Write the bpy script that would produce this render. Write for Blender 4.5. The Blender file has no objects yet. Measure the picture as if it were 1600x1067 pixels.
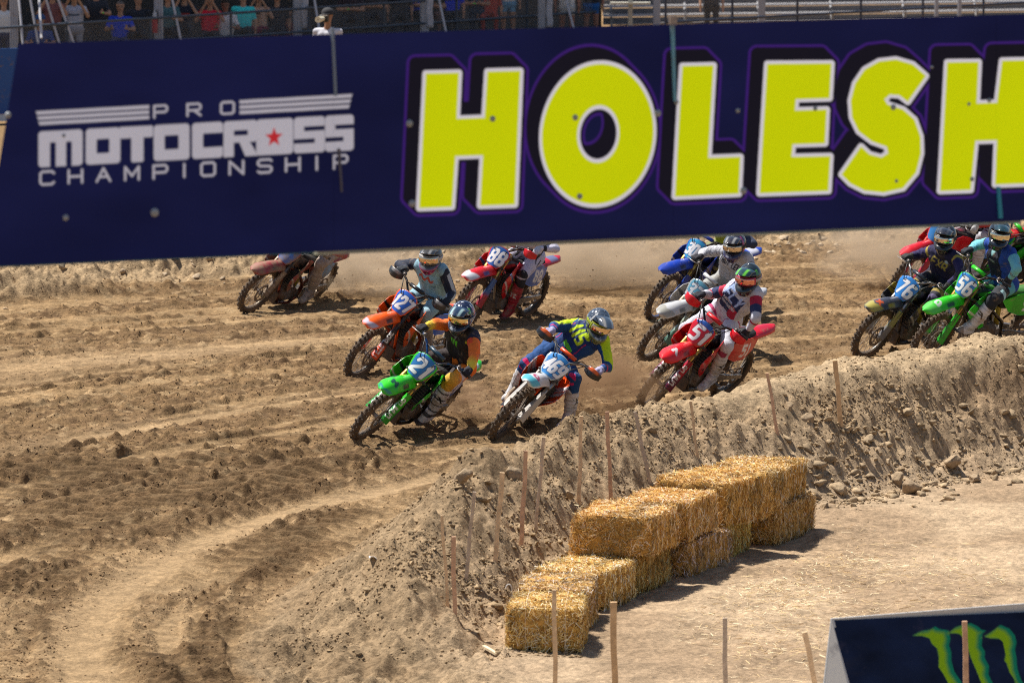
import bpy, math, random
import numpy as np
from mathutils import Vector, Matrix
random.seed(7); RNG = np.random.default_rng(11)
R = math.radians
scene = bpy.context.scene
COL = scene.collection

# ------------------------------------------------------------------ camera
CAM_H, PITCH, FPX = 7.5, R(6.26), 8889.0
cam_d = bpy.data.cameras.new('camera'); cam = bpy.data.objects.new('camera', cam_d); COL.objects.link(cam)
cam_d.lens = 200; cam_d.sensor_width = 36; cam_d.clip_start = 1; cam_d.clip_end = 2000
cam.location = (0, 0, CAM_H); cam.rotation_euler = (R(90) - PITCH, 0, 0)
cam_d.dof.use_dof = True; cam_d.dof.focus_distance = 58; cam_d.dof.aperture_fstop = 4.7
scene.camera = cam
# ------------------------------------------------------------------ light
SUN_EL, SUN_TO = R(65), Vector((-.82, .57, 0)).normalized()      # horizontal direction towards the sun
w = bpy.data.worlds.new('World'); scene.world = w; w.use_nodes = True
nt = w.node_tree; bg = nt.nodes['Background']; sky = nt.nodes.new('ShaderNodeTexSky')
sky.sky_type = 'NISHITA'; sky.sun_disc = False; sky.sun_elevation = SUN_EL
sky.sun_rotation = math.atan2(SUN_TO.x, SUN_TO.y); sky.air_density = 1.0; sky.dust_density = 1.5
nt.links.new(sky.outputs[0], bg.inputs[0]); bg.inputs[1].default_value = 0.066
sd = bpy.data.lights.new('sun', 'SUN'); sd.energy = 5.0; sd.angle = R(.5); sd.color = (1, .95, .86)
sun = bpy.data.objects.new('sun', sd); COL.objects.link(sun)
tosun = Vector((SUN_TO.x * math.cos(SUN_EL), SUN_TO.y * math.cos(SUN_EL), math.sin(SUN_EL)))
sun.rotation_euler = tosun.to_track_quat('Z', 'Y').to_euler()
scene.view_settings.view_transform = 'Standard'; scene.view_settings.look = 'None'
scene.view_settings.exposure = 0.56; scene.view_settings.gamma = 1
scene.cycles.filter_width = 1.0; scene.cycles.use_denoising = False; scene.cycles.max_bounces = 6; scene.cycles.volume_bounces = 1

# ------------------------------------------------------------------ helpers
cp_, sp_ = math.cos(PITCH), math.sin(PITCH)
def ray(px, py):
    a = (px - 800) / FPX; b = (533.5 - py) / FPX
    return np.array([a, cp_ + b * sp_, -sp_ + b * cp_])
def at_z(px, py, z=0.0):
    d = ray(px, py); t = (z - CAM_H) / d[2]
    return np.array([d[0] * t, d[1] * t, z])
def at_y(px, py, Y):
    d = ray(px, py); t = Y / d[1]
    return np.array([d[0] * t, Y, CAM_H + d[2] * t])

def lin(c):
    return tuple((v / 255 / 12.92 if v / 255 <= .04045 else ((v / 255 + .055) / 1.055) ** 2.4) for v in c)

def hsh(ix, iy, seed):
    h = (ix.astype(np.int64) * 374761393 + iy.astype(np.int64) * 668265263 + seed * 1442695041) & 0xffffffff
    h = ((h ^ (h >> 13)) * 1274126177) & 0xffffffff
    return ((h ^ (h >> 16)) & 0xffff) / 65535.0
def vn(x, y, seed=0):
    ix, iy = np.floor(x), np.floor(y); fx, fy = x - ix, y - iy
    fx = fx * fx * (3 - 2 * fx); fy = fy * fy * (3 - 2 * fy)
    a = hsh(ix, iy, seed); b = hsh(ix + 1, iy, seed); c = hsh(ix, iy + 1, seed); d = hsh(ix + 1, iy + 1, seed)
    return (a * (1 - fx) + b * fx) * (1 - fy) + (c * (1 - fx) + d * fx) * fy - .5
def fbm(x, y, seed=0, o=4, g=.5):
    s = 0; a = 1
    for k in range(o):
        s = s + a * vn(x, y, seed + k * 7); x = x * 2.03 + 11.3; y = y * 2.03 + 5.7; a *= g
    return s
def worley(x, y, seed=0):
    ix, iy = np.floor(x), np.floor(y); best = np.full(x.shape, 9.0); bid = np.zeros(x.shape)
    for dx in (-1, 0, 1):
        for dy in (-1, 0, 1):
            jx, jy = ix + dx, iy + dy
            qx = jx + .15 + .7 * hsh(jx, jy, seed); qy = jy + .15 + .7 * hsh(jx, jy, seed + 3)
            d = np.hypot(x - qx, y - qy); m = d < best
            best = np.where(m, d, best); bid = np.where(m, hsh(jx, jy, seed + 5), bid)
    return best, bid
def ss(a, b, x):
    t = np.clip((x - a) / (b - a), 0, 1); return t * t * (3 - 2 * t)

def tag(o, label=None, cat=None, group=None, kind=None):
    if label: o['label'] = label
    if cat: o['category'] = cat
    if group: o['group'] = group
    if kind: o['kind'] = kind
    return o
def empty(name, M=None, **k):
    o = bpy.data.objects.new(name, None); COL.objects.link(o); o.empty_display_size = .2
    if M is not None: o.matrix_world = M
    return tag(o, **k)
def mesh(name, V, F, mat=None, parent=None, col=None, smooth=False, M=None):
    """V (n,3), F list of faces or (m,k) array; col (n,3) per vertex."""
    me = bpy.data.meshes.new(name)
    V = np.asarray(V, dtype=np.float32)
    if isinstance(F, np.ndarray):
        k = F.shape[1]; me.vertices.add(len(V)); me.vertices.foreach_set('co', V.ravel())
        me.loops.add(F.size); me.loops.foreach_set('vertex_index', F.ravel().astype(np.int32))
        me.polygons.add(len(F)); me.polygons.foreach_set('loop_start', np.arange(0, F.size, k, dtype=np.int32))
        me.update(calc_edges=True)
    else:
        me.from_pydata(V.tolist(), [], F)
    if col is not None:
        at = me.color_attributes.new('Col', 'FLOAT_COLOR', 'POINT')
        c4 = np.ones((len(V), 4), np.float32); c4[:, :3] = col; at.data.foreach_set('color', c4.ravel())
    if smooth: me.polygons.foreach_set('use_smooth', np.ones(len(me.polygons), bool))
    me.update()
    if mat: me.materials.append(mat)
    o = bpy.data.objects.new(name, me); COL.objects.link(o)
    if parent is not None: o.parent = parent
    if M is not None: o.matrix_basis = M
    return o
def inst(name, me, parent=None, M=None):
    o = bpy.data.objects.new(name, me); COL.objects.link(o)
    if parent is not None: o.parent = parent
    if M is not None: o.matrix_basis = M
    return o

class MB:
    """mesh collector with one colour per shape"""
    def __init__(s): s.V = []; s.F = []; s.C = []; s.n = 0
    def add(s, V, F, c):
        V = np.asarray(V, float); s.V.append(V)
        s.F += [tuple(i + s.n for i in f) for f in F]
        c = np.asarray(c, float); s.C.append(np.tile(c, (len(V), 1)) if c.ndim == 1 else c); s.n += len(V); return s
    def box(s, c, size, col=(.5, .5, .5), rot=None, bev=.0):
        sx, sy, sz = np.array(size) / 2
        if bev:
            b = min(bev, sx * .9, sy * .9, sz * .9); V = []
            for zz, ins in ((-sz, b), (-sz + b, 0), (sz - b, 0), (sz, b)):
                X, Y = sx - ins, sy - ins
                V += [(-X + b, -Y, zz), (X - b, -Y, zz), (X, -Y + b, zz), (X, Y - b, zz), (X - b, Y, zz), (-X + b, Y, zz), (-X, Y - b, zz), (-X, -Y + b, zz)]
            F = [tuple(range(7, -1, -1)), tuple(range(24, 32))]
            for k in range(3):
                for i in range(8): j = (i + 1) % 8; F.append((k * 8 + i, k * 8 + j, k * 8 + 8 + j, k * 8 + 8 + i))
        else:
            V = [(x, y, z) for z in (-sz, sz) for x, y in ((-sx, -sy), (sx, -sy), (sx, sy), (-sx, sy))]
            F = [(3, 2, 1, 0), (4, 5, 6, 7), (0, 1, 5, 4), (1, 2, 6, 5), (2, 3, 7, 6), (3, 0, 4, 7)]
        V = np.array(V)
        if rot is not None: V = V @ np.array(rot).T
        return s.add(V + np.array(c), F, col)
    def tube(s, pts, r, col=(.5, .5, .5), n=8, cap=True, flat=1.0):
        P = [np.array(p, float) for p in pts]; m = len(P); rr = [r] * m if np.isscalar(r) else r; V = []; prev = None
        for i, p in enumerate(P):
            t = P[min(i + 1, m - 1)] - P[max(i - 1, 0)]; t /= (np.linalg.norm(t) + 1e-9)
            if prev is None:
                a = np.array([0, 0, 1.]) if abs(t[2]) < .9 else np.array([1., 0, 0])
                u = np.cross(a, t)
            else: u = prev - t * (prev @ t)
            u /= (np.linalg.norm(u) + 1e-9); prev = u; v = np.cross(t, u)
            for k in range(n):
                a = 2 * math.pi * k / n; V.append(p + rr[i] * (math.cos(a) * u + math.sin(a) * v * flat))
        F = [(i * n + k, i * n + (k + 1) % n, (i + 1) * n + (k + 1) % n, (i + 1) * n + k) for i in range(m - 1) for k in range(n)]
        if cap: F += [tuple(range(n - 1, -1, -1)), tuple((m - 1) * n + k for k in range(n))]
        return s.add(V, F, col)
    def lathe(s, prof, c, axis='y', col=(.5, .5, .5), n=24, close=False):
        """prof: list of (radius, along)"""
        V = []
        for k in range(n):
            a = 2 * math.pi * k / n
            for r_, t in prof:
                q = (r_ * math.cos(a), t, r_ * math.sin(a)) if axis == 'y' else ((r_ * math.cos(a), r_ * math.sin(a), t) if axis == 'z' else (t, r_ * math.cos(a), r_ * math.sin(a)))
                V.append(q)
        m = len(prof); F = []
        for k in range(n):
            k2 = (k + 1) % n
            for i in range(m if close else m - 1):
                j = (i + 1) % m; F.append((k * m + i, k2 * m + i, k2 * m + j, k * m + j))
        return s.add(np.array(V) + np.array(c), F, col)
    def loft(s, secs, col=(.5, .5, .5), closed=True, cap=True):
        n = len(secs[0]); V = [p for q in secs for p in q]; F = []
        for i in range(len(secs) - 1):
            for k in range(n if closed else n - 1):
                F.append((i * n + k, i * n + (k + 1) % n, (i + 1) * n + (k + 1) % n, (i + 1) * n + k))
        if cap and closed: F += [tuple(range(n - 1, -1, -1)), tuple((len(secs) - 1) * n + k for k in range(n))]
        return s.add(V, F, col)
    def sheet(s, f, nu, nv, thick, colf):
        """f(u,v)->(n,3) surface points, given thickness; colf(u,v)->(n,3)"""
        u, v = np.meshgrid(np.linspace(0, 1, nu), np.linspace(0, 1, nv), indexing='ij'); u = u.ravel(); v = v.ravel()
        P = f(u, v); e = 1e-3; N = np.cross(f(u + e, v) - f(u - e, v), f(u, v + e) - f(u, v - e)); N /= (np.linalg.norm(N, axis=1, keepdims=True) + 1e-12)
        C = colf(u, v); V = np.vstack([P, P - N * thick]); m = nu * nv; F = []
        for i in range(nu - 1):
            for j in range(nv - 1):
                a = i * nv + j; q = (a, a + nv, a + nv + 1, a + 1); F.append(q); F.append(tuple(x + m for x in q[::-1]))
        rim = [i * nv for i in range(nu)] + [(nu - 1) * nv + j for j in range(1, nv)] + [i * nv + nv - 1 for i in range(nu - 2, -1, -1)] + [j for j in range(nv - 2, 0, -1)]
        for a, b in zip(rim, rim[1:] + rim[:1]): F.append((b, a, a + m, b + m))
        return s.add(V, F, np.vstack([C, C]))
    def build(s, name, mat, parent=None, smooth=False, M=None):
        return mesh(name, np.vstack(s.V), s.F, mat, parent, np.vstack(s.C), smooth, M)

# ---- stroke lettering: each glyph a list of polylines on a 0..1 x 0..1 cell
GL = {
'A': [[(0, 0), (.5, 1), (1, 0)], [(.2, .35), (.8, .35)]], 'B': [[(0, 0), (0, 1), (.8, 1), (.95, .77), (.8, .53), (0, .53)], [(.8, .53), (1, .27), (.8, 0), (0, 0)]],
'C': [[(1, .85), (.85, 1), (.15, 1), (0, .85), (0, .15), (.15, 0), (.85, 0), (1, .15)]], 'D': [[(0, 0), (0, 1), (.75, 1), (1, .75), (1, .25), (.75, 0), (0, 0)]],
'E': [[(1, 1), (0, 1), (0, 0), (1, 0)], [(0, .5), (.8, .5)]], 'F': [[(1, 1), (0, 1), (0, 0)], [(0, .5), (.8, .5)]],
'G': [[(1, .85), (.85, 1), (.15, 1), (0, .85), (0, .15), (.15, 0), (1, 0), (1, .48), (.55, .48)]], 'H': [[(0, 0), (0, 1)], [(1, 0), (1, 1)], [(0, .5), (1, .5)]],
'I': [[(.5, 0), (.5, 1)]], 'K': [[(0, 0), (0, 1)], [(1, 1), (0, .45), (1, 0)]], 'L': [[(0, 1), (0, 0), (1, 0)]], 'M': [[(0, 0), (0, 1), (.5, .3), (1, 1), (1, 0)]],
'N': [[(0, 0), (0, 1), (1, 0), (1, 1)]], 'O': [[(.15, 0), (0, .15), (0, .85), (.15, 1), (.85, 1), (1, .85), (1, .15), (.85, 0), (.15, 0)]],
'P': [[(0, 0), (0, 1), (.85, 1), (1, .85), (1, .6), (.85, .45), (0, .45)]], 'R': [[(0, 0), (0, 1), (.85, 1), (1, .85), (1, .6), (.85, .45), (0, .45)], [(.5, .45), (1, 0)]],
'S': [[(1, .9), (.85, 1), (.15, 1), (0, .85), (0, .65), (.15, .52), (.85, .48), (1, .35), (1, .15), (.85, 0), (.15, 0), (0, .1)]], 'T': [[(0, 1), (1, 1)], [(.5, 0), (.5, 1)]],
'U': [[(0, 1), (0, .15), (.15, 0), (.85, 0), (1, .15), (1, 1)]], 'X': [[(0, 0), (1, 1)], [(0, 1), (1, 0)]], 'Y': [[(0, 1), (.5, .5), (1, 1)], [(.5, .5), (.5, 0)]],
'W': [[(0, 1), (.25, 0), (.5, .7), (.75, 0), (1, 1)]], 'V': [[(0, 1), (.5, 0), (1, 1)]],
'0': [[(.15, 0), (0, .15), (0, .85), (.15, 1), (.85, 1), (1, .85), (1, .15), (.85, 0), (.15, 0)]], '1': [[(.1, .78), (.55, 1), (.55, 0)]],
'2': [[(0, .8), (.15, 1), (.85, 1), (1, .85), (1, .62), (0, .12), (0, 0), (1, 0)]], '3': [[(0, .9), (.2, 1), (.85, 1), (1, .8), (.8, .53), (.4, .53)], [(.8, .53), (1, .27), (.85, 0), (.2, 0), (0, .1)]],
'4': [[(.75, 0), (.75, 1), (0, .3), (1, .3)]], '5': [[(1, 1), (.05, 1), (0, .55), (.8, .58), (1, .42), (1, .15), (.85, 0), (.1, 0)]],
'6': [[(.95, 1), (.25, 1), (0, .75), (0, .15), (.15, 0), (.85, 0), (1, .15), (1, .4), (.85, .52), (0, .5)]], '7': [[(0, 1), (1, 1), (.4, 0)]],
'8': [[(.15, 0), (0, .15), (0, .38), (.15, .52), (.85, .52), (1, .67), (1, .87), (.85, 1), (.15, 1), (0, .87), (0, .67), (.15, .52)], [(.85, .52), (1, .38), (1, .15), (.85, 0), (.15, 0)]],
'9': [[(.05, 0), (.75, 0), (1, .25), (1, .85), (.85, 1), (.15, 1), (0, .85), (0, .6), (.15, .48), (1, .5)]], ' ': [],
}
def segd(x, y, a, b):
    ax, ay = a; bx, by = b[0] - ax, b[1] - ay; L = bx * bx + by * by + 1e-12
    t = np.clip(((x - ax) * bx + (y - ay) * by) / L, 0, 1)
    return np.hypot(x - ax - t * bx, y - ay - t * by)
def text_d(x, y, s, x0, y0, cw, ch, gap, slant=0.0):
    """distance to the strokes of the word s, lower left at x0,y0"""
    d = np.full(x.shape, 1e3); xx = x - slant * (y - y0); cx = x0
    for c in s:
        wc = cw * (.35 if c in 'I1' else 1)
        for pl in GL[c]:
            for a, b in zip(pl, pl[1:]):
                q = .0 if c not in 'I1' else (.5 if c == 'I' else .0)
                A = (cx + (a[0] - (.5 - .175 if c == 'I' else 0)) * (cw if c == 'I' else wc) , y0 + a[1] * ch); B = (cx + (b[0] - (.5 - .175 if c == 'I' else 0)) * (cw if c == 'I' else wc), y0 + b[1] * ch)
                d = np.minimum(d, segd(xx, y, A, B))
        cx += wc + gap
    return d
def text_w(s, cw, gap): return sum(cw * (.35 if c in 'I1' else 1) for c in s) + gap * (len(s) - 1)
def ctext(x, y, s, cx, cy, ch, aspect=.6, gapf=.38, slant=0.0, stroke=.16, fit=None):
    """mask 0..1 of the word s centred at cx,cy with letters ch high"""
    cw = ch * aspect; gap = ch * gapf; W = text_w(s, cw, gap)
    if fit and W > fit: k = fit / W; cw *= k; gap *= k; W = fit
    return text_d(x, y, s, cx - W / 2, cy - ch / 2, cw, ch, gap, slant) - stroke * ch / 2
def mixc(C, col, m): return C * (1 - m[:, None]) + np.asarray(col)[None, :] * m[:, None]
def soft(d, e): return np.clip(.5 - d / e, 0, 1)
def polyd(x, y, P):
    """signed distance to polygon, negative inside"""
    d = np.full(x.shape, 1e9); ins = np.zeros(x.shape, bool); n = len(P)
    for i in range(n):
        a, b = P[i], P[(i + 1) % n]; d = np.minimum(d, segd(x, y, a, b))
        c = ((a[1] > y) != (b[1] > y)) & (x < (b[0] - a[0]) * (y - a[1]) / ((b[1] - a[1]) + 1e-12) + a[0]); ins ^= c
    return np.where(ins, -d, d)
STAR = [((1 if k % 2 == 0 else .42) * math.sin(k * math.pi / 5), (1 if k % 2 == 0 else .42) * math.cos(k * math.pi / 5)) for k in range(10)]
CLAW = [[(-1.0, .8), (-.62, .98), (-.45, .9), (-.4, .3), (-.42, -.4), (-.3, -1), (-.62, -.5), (-.66, .2), (-.7, .62)],
        [(-.35, .8), (.05, 1.0), (.22, .88), (.22, .2), (.2, -.4), (.3, -1), (0, -.45), (-.03, .2), (-.1, .65)],
        [(.3, .8), (.7, 1.0), (.9, .85), (.85, .2), (.82, -.3), (1.0, -.9), (.65, -.4), (.6, .2), (.55, .65)]]
def claw_d(x, y, cx, cy, sx, sy):
    d = np.full(x.shape, 1e3)
    for P in CLAW: d = np.minimum(d, polyd(x, y, [(cx + a * sx, cy + b * sy) for a, b in P]))
    return d

# ------------------------------------------------------------------ materials
def mat(name, rough=.5, metal=0.0, spec=.5, coat=0.0, dirt=0.0, dirtcol=(.22, .14, .08), dscale=9.0, bump=0.0, bscale=200.0, base=None, var=0.0, vscale=30):
    m = bpy.data.materials.new(name); m.use_nodes = True; t = m.node_tree; N = t.nodes; L = t.links; b = N['Principled BSDF']
    b.inputs['Roughness'].default_value = rough; b.inputs['Metallic'].default_value = metal
    b.inputs['Specular IOR Level'].default_value = spec; b.inputs['Coat Weight'].default_value = coat
    if base is None: a = N.new('ShaderNodeAttribute'); a.attribute_name = 'Col'; out = a.outputs['Color']
    else: a = N.new('ShaderNodeRGB'); a.outputs[0].default_value = (*base, 1); out = a.outputs[0]
    tc = N.new('ShaderNodeTexCoord')
    if var:
        n = N.new('ShaderNodeTexNoise'); n.inputs['Scale'].default_value = vscale; n.inputs['Detail'].default_value = 6; L.new(tc.outputs['Object'], n.inputs['Vector'])
        mr = N.new('ShaderNodeMapRange'); mr.inputs['From Min'].default_value = .25; mr.inputs['From Max'].default_value = .75; mr.inputs['To Min'].default_value = 1 - var; mr.inputs['To Max'].default_value = 1 + var
        L.new(n.outputs['Fac'], mr.inputs['Value']); mx = N.new('ShaderNodeVectorMath'); mx.operation = 'SCALE'; L.new(out, mx.inputs[0]); L.new(mr.outputs[0], mx.inputs['Scale']); out = mx.outputs[0]
    if dirt:
        n = N.new('ShaderNodeTexNoise'); n.inputs['Scale'].default_value = dscale; n.inputs['Detail'].default_value = 8; n.inputs['Roughness'].default_value = .7; L.new(tc.outputs['Object'], n.inputs['Vector'])
        mr = N.new('ShaderNodeMapRange'); mr.inputs['From Min'].default_value = .62 - dirt * .45; mr.inputs['From Max'].default_value = .78 - dirt * .3; L.new(n.outputs['Fac'], mr.inputs['Value'])
        mx = N.new('ShaderNodeMix'); mx.data_type = 'RGBA'; L.new(mr.outputs[0], mx.inputs[0]); L.new(out, mx.inputs[6]); mx.inputs[7].default_value = (*dirtcol, 1); out = mx.outputs[2]
        m2 = N.new('ShaderNodeMapRange'); m2.inputs['To Min'].default_value = rough; m2.inputs['To Max'].default_value = .9; L.new(mr.outputs[0], m2.inputs['Value']); L.new(m2.outputs[0], b.inputs['Roughness'])
    L.new(out, b.inputs['Base Color'])
    if bump:
        n = N.new('ShaderNodeTexNoise'); n.inputs['Scale'].default_value = bscale; n.inputs['Detail'].default_value = 4; L.new(tc.outputs['Object'], n.inputs['Vector'])
        bp = N.new('ShaderNodeBump'); bp.inputs['Strength'].default_value = bump; bp.inputs['Distance'].default_value = .01; L.new(n.outputs['Fac'], bp.inputs['Height']); L.new(bp.outputs[0], b.inputs['Normal'])
    return m
M_PLA = mat('plastic', .30, spec=.4, coat=.15, dirt=.10, dirtcol=(.3, .2, .12), dscale=14)
M_PLAD = mat('muddy_plastic', .5, dirt=.55, dirtcol=(.26, .18, .11), dscale=9)
M_MET = mat('metal', .32, metal=.85, dirt=.38, dirtcol=(.24, .16, .1), dscale=16)
M_RUB = mat('rubber', .85, dirt=.62, dirtcol=(.13, .085, .052), dscale=7, bump=.4, bscale=160)
M_MUD = mat('muddy_metal', .6, metal=.25, dirt=.6, dirtcol=(.17, .11, .07), dscale=10)
M_CLO = mat('cloth', .85, dirt=.1, dirtcol=(.3, .21, .13), dscale=9, bump=.35, bscale=90)
M_CLD = mat('muddy_cloth', .9, dirt=.5, dirtcol=(.3, .21, .14), dscale=8, bump=.35, bscale=90)
M_BOOT = mat('boot', .5, dirt=.24, dirtcol=(.3, .21, .13), dscale=12)
M_HEL = mat('helmet_paint', .12, coat=.7, dirt=.08, dirtcol=(.35, .26, .17), dscale=28)
M_LENS = mat('mirror_lens', .05, metal=1)
M_SIGN = mat('printed_board', .5, spec=.12, dirt=.03, dirtcol=(.05, .05, .1), dscale=2.5)
M_VINYL = mat('printed_vinyl', .5, spec=.12, dirt=.0, dirtcol=(.05, .05, .1), dscale=2.5)
_t = M_VINYL.node_tree; _p = _t.nodes['Principled BSDF']; _tr = _t.nodes.new('ShaderNodeBsdfTranslucent'); _mx = _t.nodes.new('ShaderNodeMixShader'); _mx.inputs[0].default_value = .45
_t.links.new(_p.inputs['Base Color'].links[0].from_socket, _tr.inputs['Color']); _t.links.new(_p.outputs[0], _mx.inputs[1]); _t.links.new(_tr.outputs[0], _mx.inputs[2]); _t.links.new(_mx.outputs[0], _t.nodes['Material Output'].inputs['Surface'])
M_PLAIN = mat('painted_metal', .5, dirt=.12)
M_WOOD = mat('wood', .8, var=.3, vscale=18, bump=.4, bscale=80)
M_STRAW = mat('straw', .62, spec=.35)
M_ROCK = mat('soil_clod', .95, spec=.1, var=.25, vscale=25, bump=.6, bscale=60)
M_CROWD = mat('crowd_cloth', .85, var=.1, vscale=8)

# ------------------------------------------------------------------ terrain: the turn is a circle about TC
TCX, TCY = 13.3, 46.5
def polar(x, y):
    dx, dy = x - TCX, y - TCY
    return np.hypot(dx, dy), np.degrees(np.arctan2(dy, -dx))
def berm(x, y):
    r, a = polar(x, y)
    rc = np.interp(a, [-8, 0, 8, 22, 45, 56, 80], [14.35, 14.15, 14.0, 13.9, 14.15, 14.35, 14.6])
    h = np.interp(a, [-5.5, -3.2, 0, 3, 7, 12, 19, 27, 36, 50, 60, 75], [0, .12, .38, .62, .85, .98, 1.06, .97, 1.0, 1.12, 1.16, 1.2])
    h = h * (1 + .10 * vn(a * .35, a * 0, 3)) 
    d = r - rc + .12 * vn(a * .5, a * 0 + 3, 5)
    wi = np.interp(a, [-6, 3, 12, 60], [1.0, 1.05, 1.25, 1.4]); wo = 1.35
    p = np.clip(1 - np.where(d > 0, d / wo, -d / wi), 0, 1)
    top = np.interp(a, [30, 50], [0, .22])
    p = np.clip(p * (1 + top), 0, 1)
    prof = .45 * p + .55 * (p * p * (3 - 2 * p))
    return h * prof, p, r, a, d
def far_bank(r, a):
    h = .75 + .2 * vn(a * .3, a * 0, 9)
    e = r + .5 * vn(a * .55, a * 0, 12) + .25 * vn(a * 1.7, a * 0, 13)
    e = e - np.interp(a, [45, 55, 65, 78], [-2.6, -2.2, -1.2, 0.2]); up = .30 * ss(35.1, 36.0, e) + .70 * ss(35.6, 38.4, e); dn = 1 - ss(40, 44, e)
    return h * up * dn, up * dn
def terrain(x, y, detail=True):
    hb, p, r, a, d = berm(x, y)
    hf, pf = far_bank(r, a)
    z = hb + hf
    track = (d > 0) * (1 - p) * (r < 37); inf = (d < 0) * (1 - p)
    arc = r * np.radians(a)
    info = dict(p=p, pf=pf, r=r, a=a, d=d, arc=arc, track=track, inf=inf)
    if not detail: return z, info
    rt_ = r; r = r - 1.5 * ss(24, 76, a) * ss(26.5, 22, r)
    wob = .10 * vn(a * .9, r * .5, 24) + .03 * vn(a * 3.5, r * 2, 25)
    rl = .8 * vn((r + wob) * 2.1, a * .05, 21) + .65 * vn((r + wob) * 5.2, a * .09, 22) + .45 * vn((r + .5 * wob) * 11, a * .2, 23)
    rough_env = ss(-.10, .06, rl + .25 * fbm(x * 1.3, y * 1.3, 26, 2))
    rq = r; r = rt_
    band = np.exp(-((r - 26.8 - .25 * vn(a * .3, a * 0, 3)) / np.interp(a, [44, 56, 70], [.8, .36, .22])) ** 2 * .8)
    bandb = np.exp(-((r - 16.85 - .1 * vn(a * .4, a * 0, 3)) / .3) ** 2) * ss(48, 30, a)
    r = rq
    bandc = np.exp(-((r - 21.6) / .32) ** 2) * .6
    sm = np.clip(band * .95 + bandb + bandc + .75 * ss(15.9, 15.2, r) * ss(30, 16, a), 0, 1)
    info['sm'] = sm; info['rough'] = rough_env
    ruts = .022 * vn(r * 13, a * .13, 131) + .08 * vn(r * 1.6, a * .035, 31) - .05 * np.maximum(0, 1 - np.abs(vn(r * 2.3, a * .06, 35)) * 9) + .07 * vn(r * 4.0 + .5 * vn(a * .4, r, 4), a * .09, 32) + .03 * vn(r * 9, a * .25, 33)
    cg = np.clip(.5 + 1.6 * fbm(x * 1.4, y * .8, 46, 3), .15, 1.3)
    lumps = .032 * fbm(x * 4, y * 5, 41, 3) + cg * (.034 * np.maximum(0, vn(x * 7, y * 10, 44) - .05) + (.040) * np.maximum(0, vn(x * 12, y * 16, 47) - .04) + .030 * np.maximum(0, vn(x * 20, y * 19, 48) - .05))
    r = rt_
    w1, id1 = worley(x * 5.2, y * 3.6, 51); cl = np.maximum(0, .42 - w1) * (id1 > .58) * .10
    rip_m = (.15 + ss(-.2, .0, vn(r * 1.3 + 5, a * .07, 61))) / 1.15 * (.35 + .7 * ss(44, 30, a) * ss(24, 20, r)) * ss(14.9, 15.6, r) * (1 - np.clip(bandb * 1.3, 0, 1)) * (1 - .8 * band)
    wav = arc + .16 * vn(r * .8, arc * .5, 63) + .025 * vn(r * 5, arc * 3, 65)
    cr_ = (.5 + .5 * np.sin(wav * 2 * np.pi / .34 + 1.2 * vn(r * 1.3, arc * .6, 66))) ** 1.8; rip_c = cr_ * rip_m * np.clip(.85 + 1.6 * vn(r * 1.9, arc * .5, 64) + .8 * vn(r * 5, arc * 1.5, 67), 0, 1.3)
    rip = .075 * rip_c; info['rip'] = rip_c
    grooves = .006 * np.sin(r * 2 * np.pi / .13) * band * ss(50, 45, a)
    z = z + track * (ruts * .62 * (1 - .75 * sm) + ((lumps * 1.25 + cl) * (.12 + 1.1 * rough_env) + .024 * rough_env + .02 * rough_env * vn(r * 9, arc * 1.2, 36)) * (1 - .85 * sm) + rip + grooves)
    info['cl'] = cl
    # loose banks
    bm = np.clip(p * 3, 0, 1) + ss(0, .25, pf) * 1.25
    w2, id2 = worley(x * 3.4 + .4 * vn(x * 6, y * 6, 1), y * 2.6, 71); w3, id3 = worley(x * 8.5, y * 6.5, 72)
    bl = .22 * fbm(x * 1.1, y * .9, 74, 2) + .22 * fbm(x * 2.3, y * 1.9, 75, 3) + .26 * np.maximum(0, .5 - w2) * (id2 > .45) + .13 * np.maximum(0, .5 - w3) * (id3 > .3) + .07 * fbm(x * 10, y * 12, 78, 3) + .08 * np.maximum(0, vn(x * 15, y * 18, 79) - .0)
    gul = .035 * np.abs(vn(arc * 1.8, d * .5, 81)) * (p > 0) + .12 * np.maximum(0, vn(arc * 1.1, d * 3.2, 83) - .12) * ss(40, 50, a)
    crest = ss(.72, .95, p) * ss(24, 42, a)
    z = z + bm * ((bl - .085) * .62 * (1 - .6 * crest) - gul * (1 - crest))
    tipm = np.exp(-((a + 1.0) / 3.5) ** 2) * (p > .02)
    z = z + tipm * (.14 * np.abs(vn(x * 2.1, y * 1.5, 90)) + .07 * vn(x * 5, y * 3.5, 91))
    # infield
    z = z + inf * (.07 * fbm(x * 1.1, y * .9, 95, 3) + .016 * fbm(x * 9, y * 5, 96, 3) + .018 * np.maximum(0, vn(x * 15, y * 18, 97) - .2))
    info['crest'] = crest; info['bl'] = bl
    return z, info
def zat(x, y, detail=True):
    z, _ = terrain(np.array([float(x)]), np.array([float(y)]), detail); return float(z[0])
def ray_ground(px, py, detail=False):
    d = ray(px, py); t = 40.0
    while t < 200:
        q = d * t; z = zat(q[0], q[1], detail)
        if CAM_H + q[2] < z: return np.array([q[0], q[1], z])
        t += .06
    return at_z(px, py)

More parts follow.
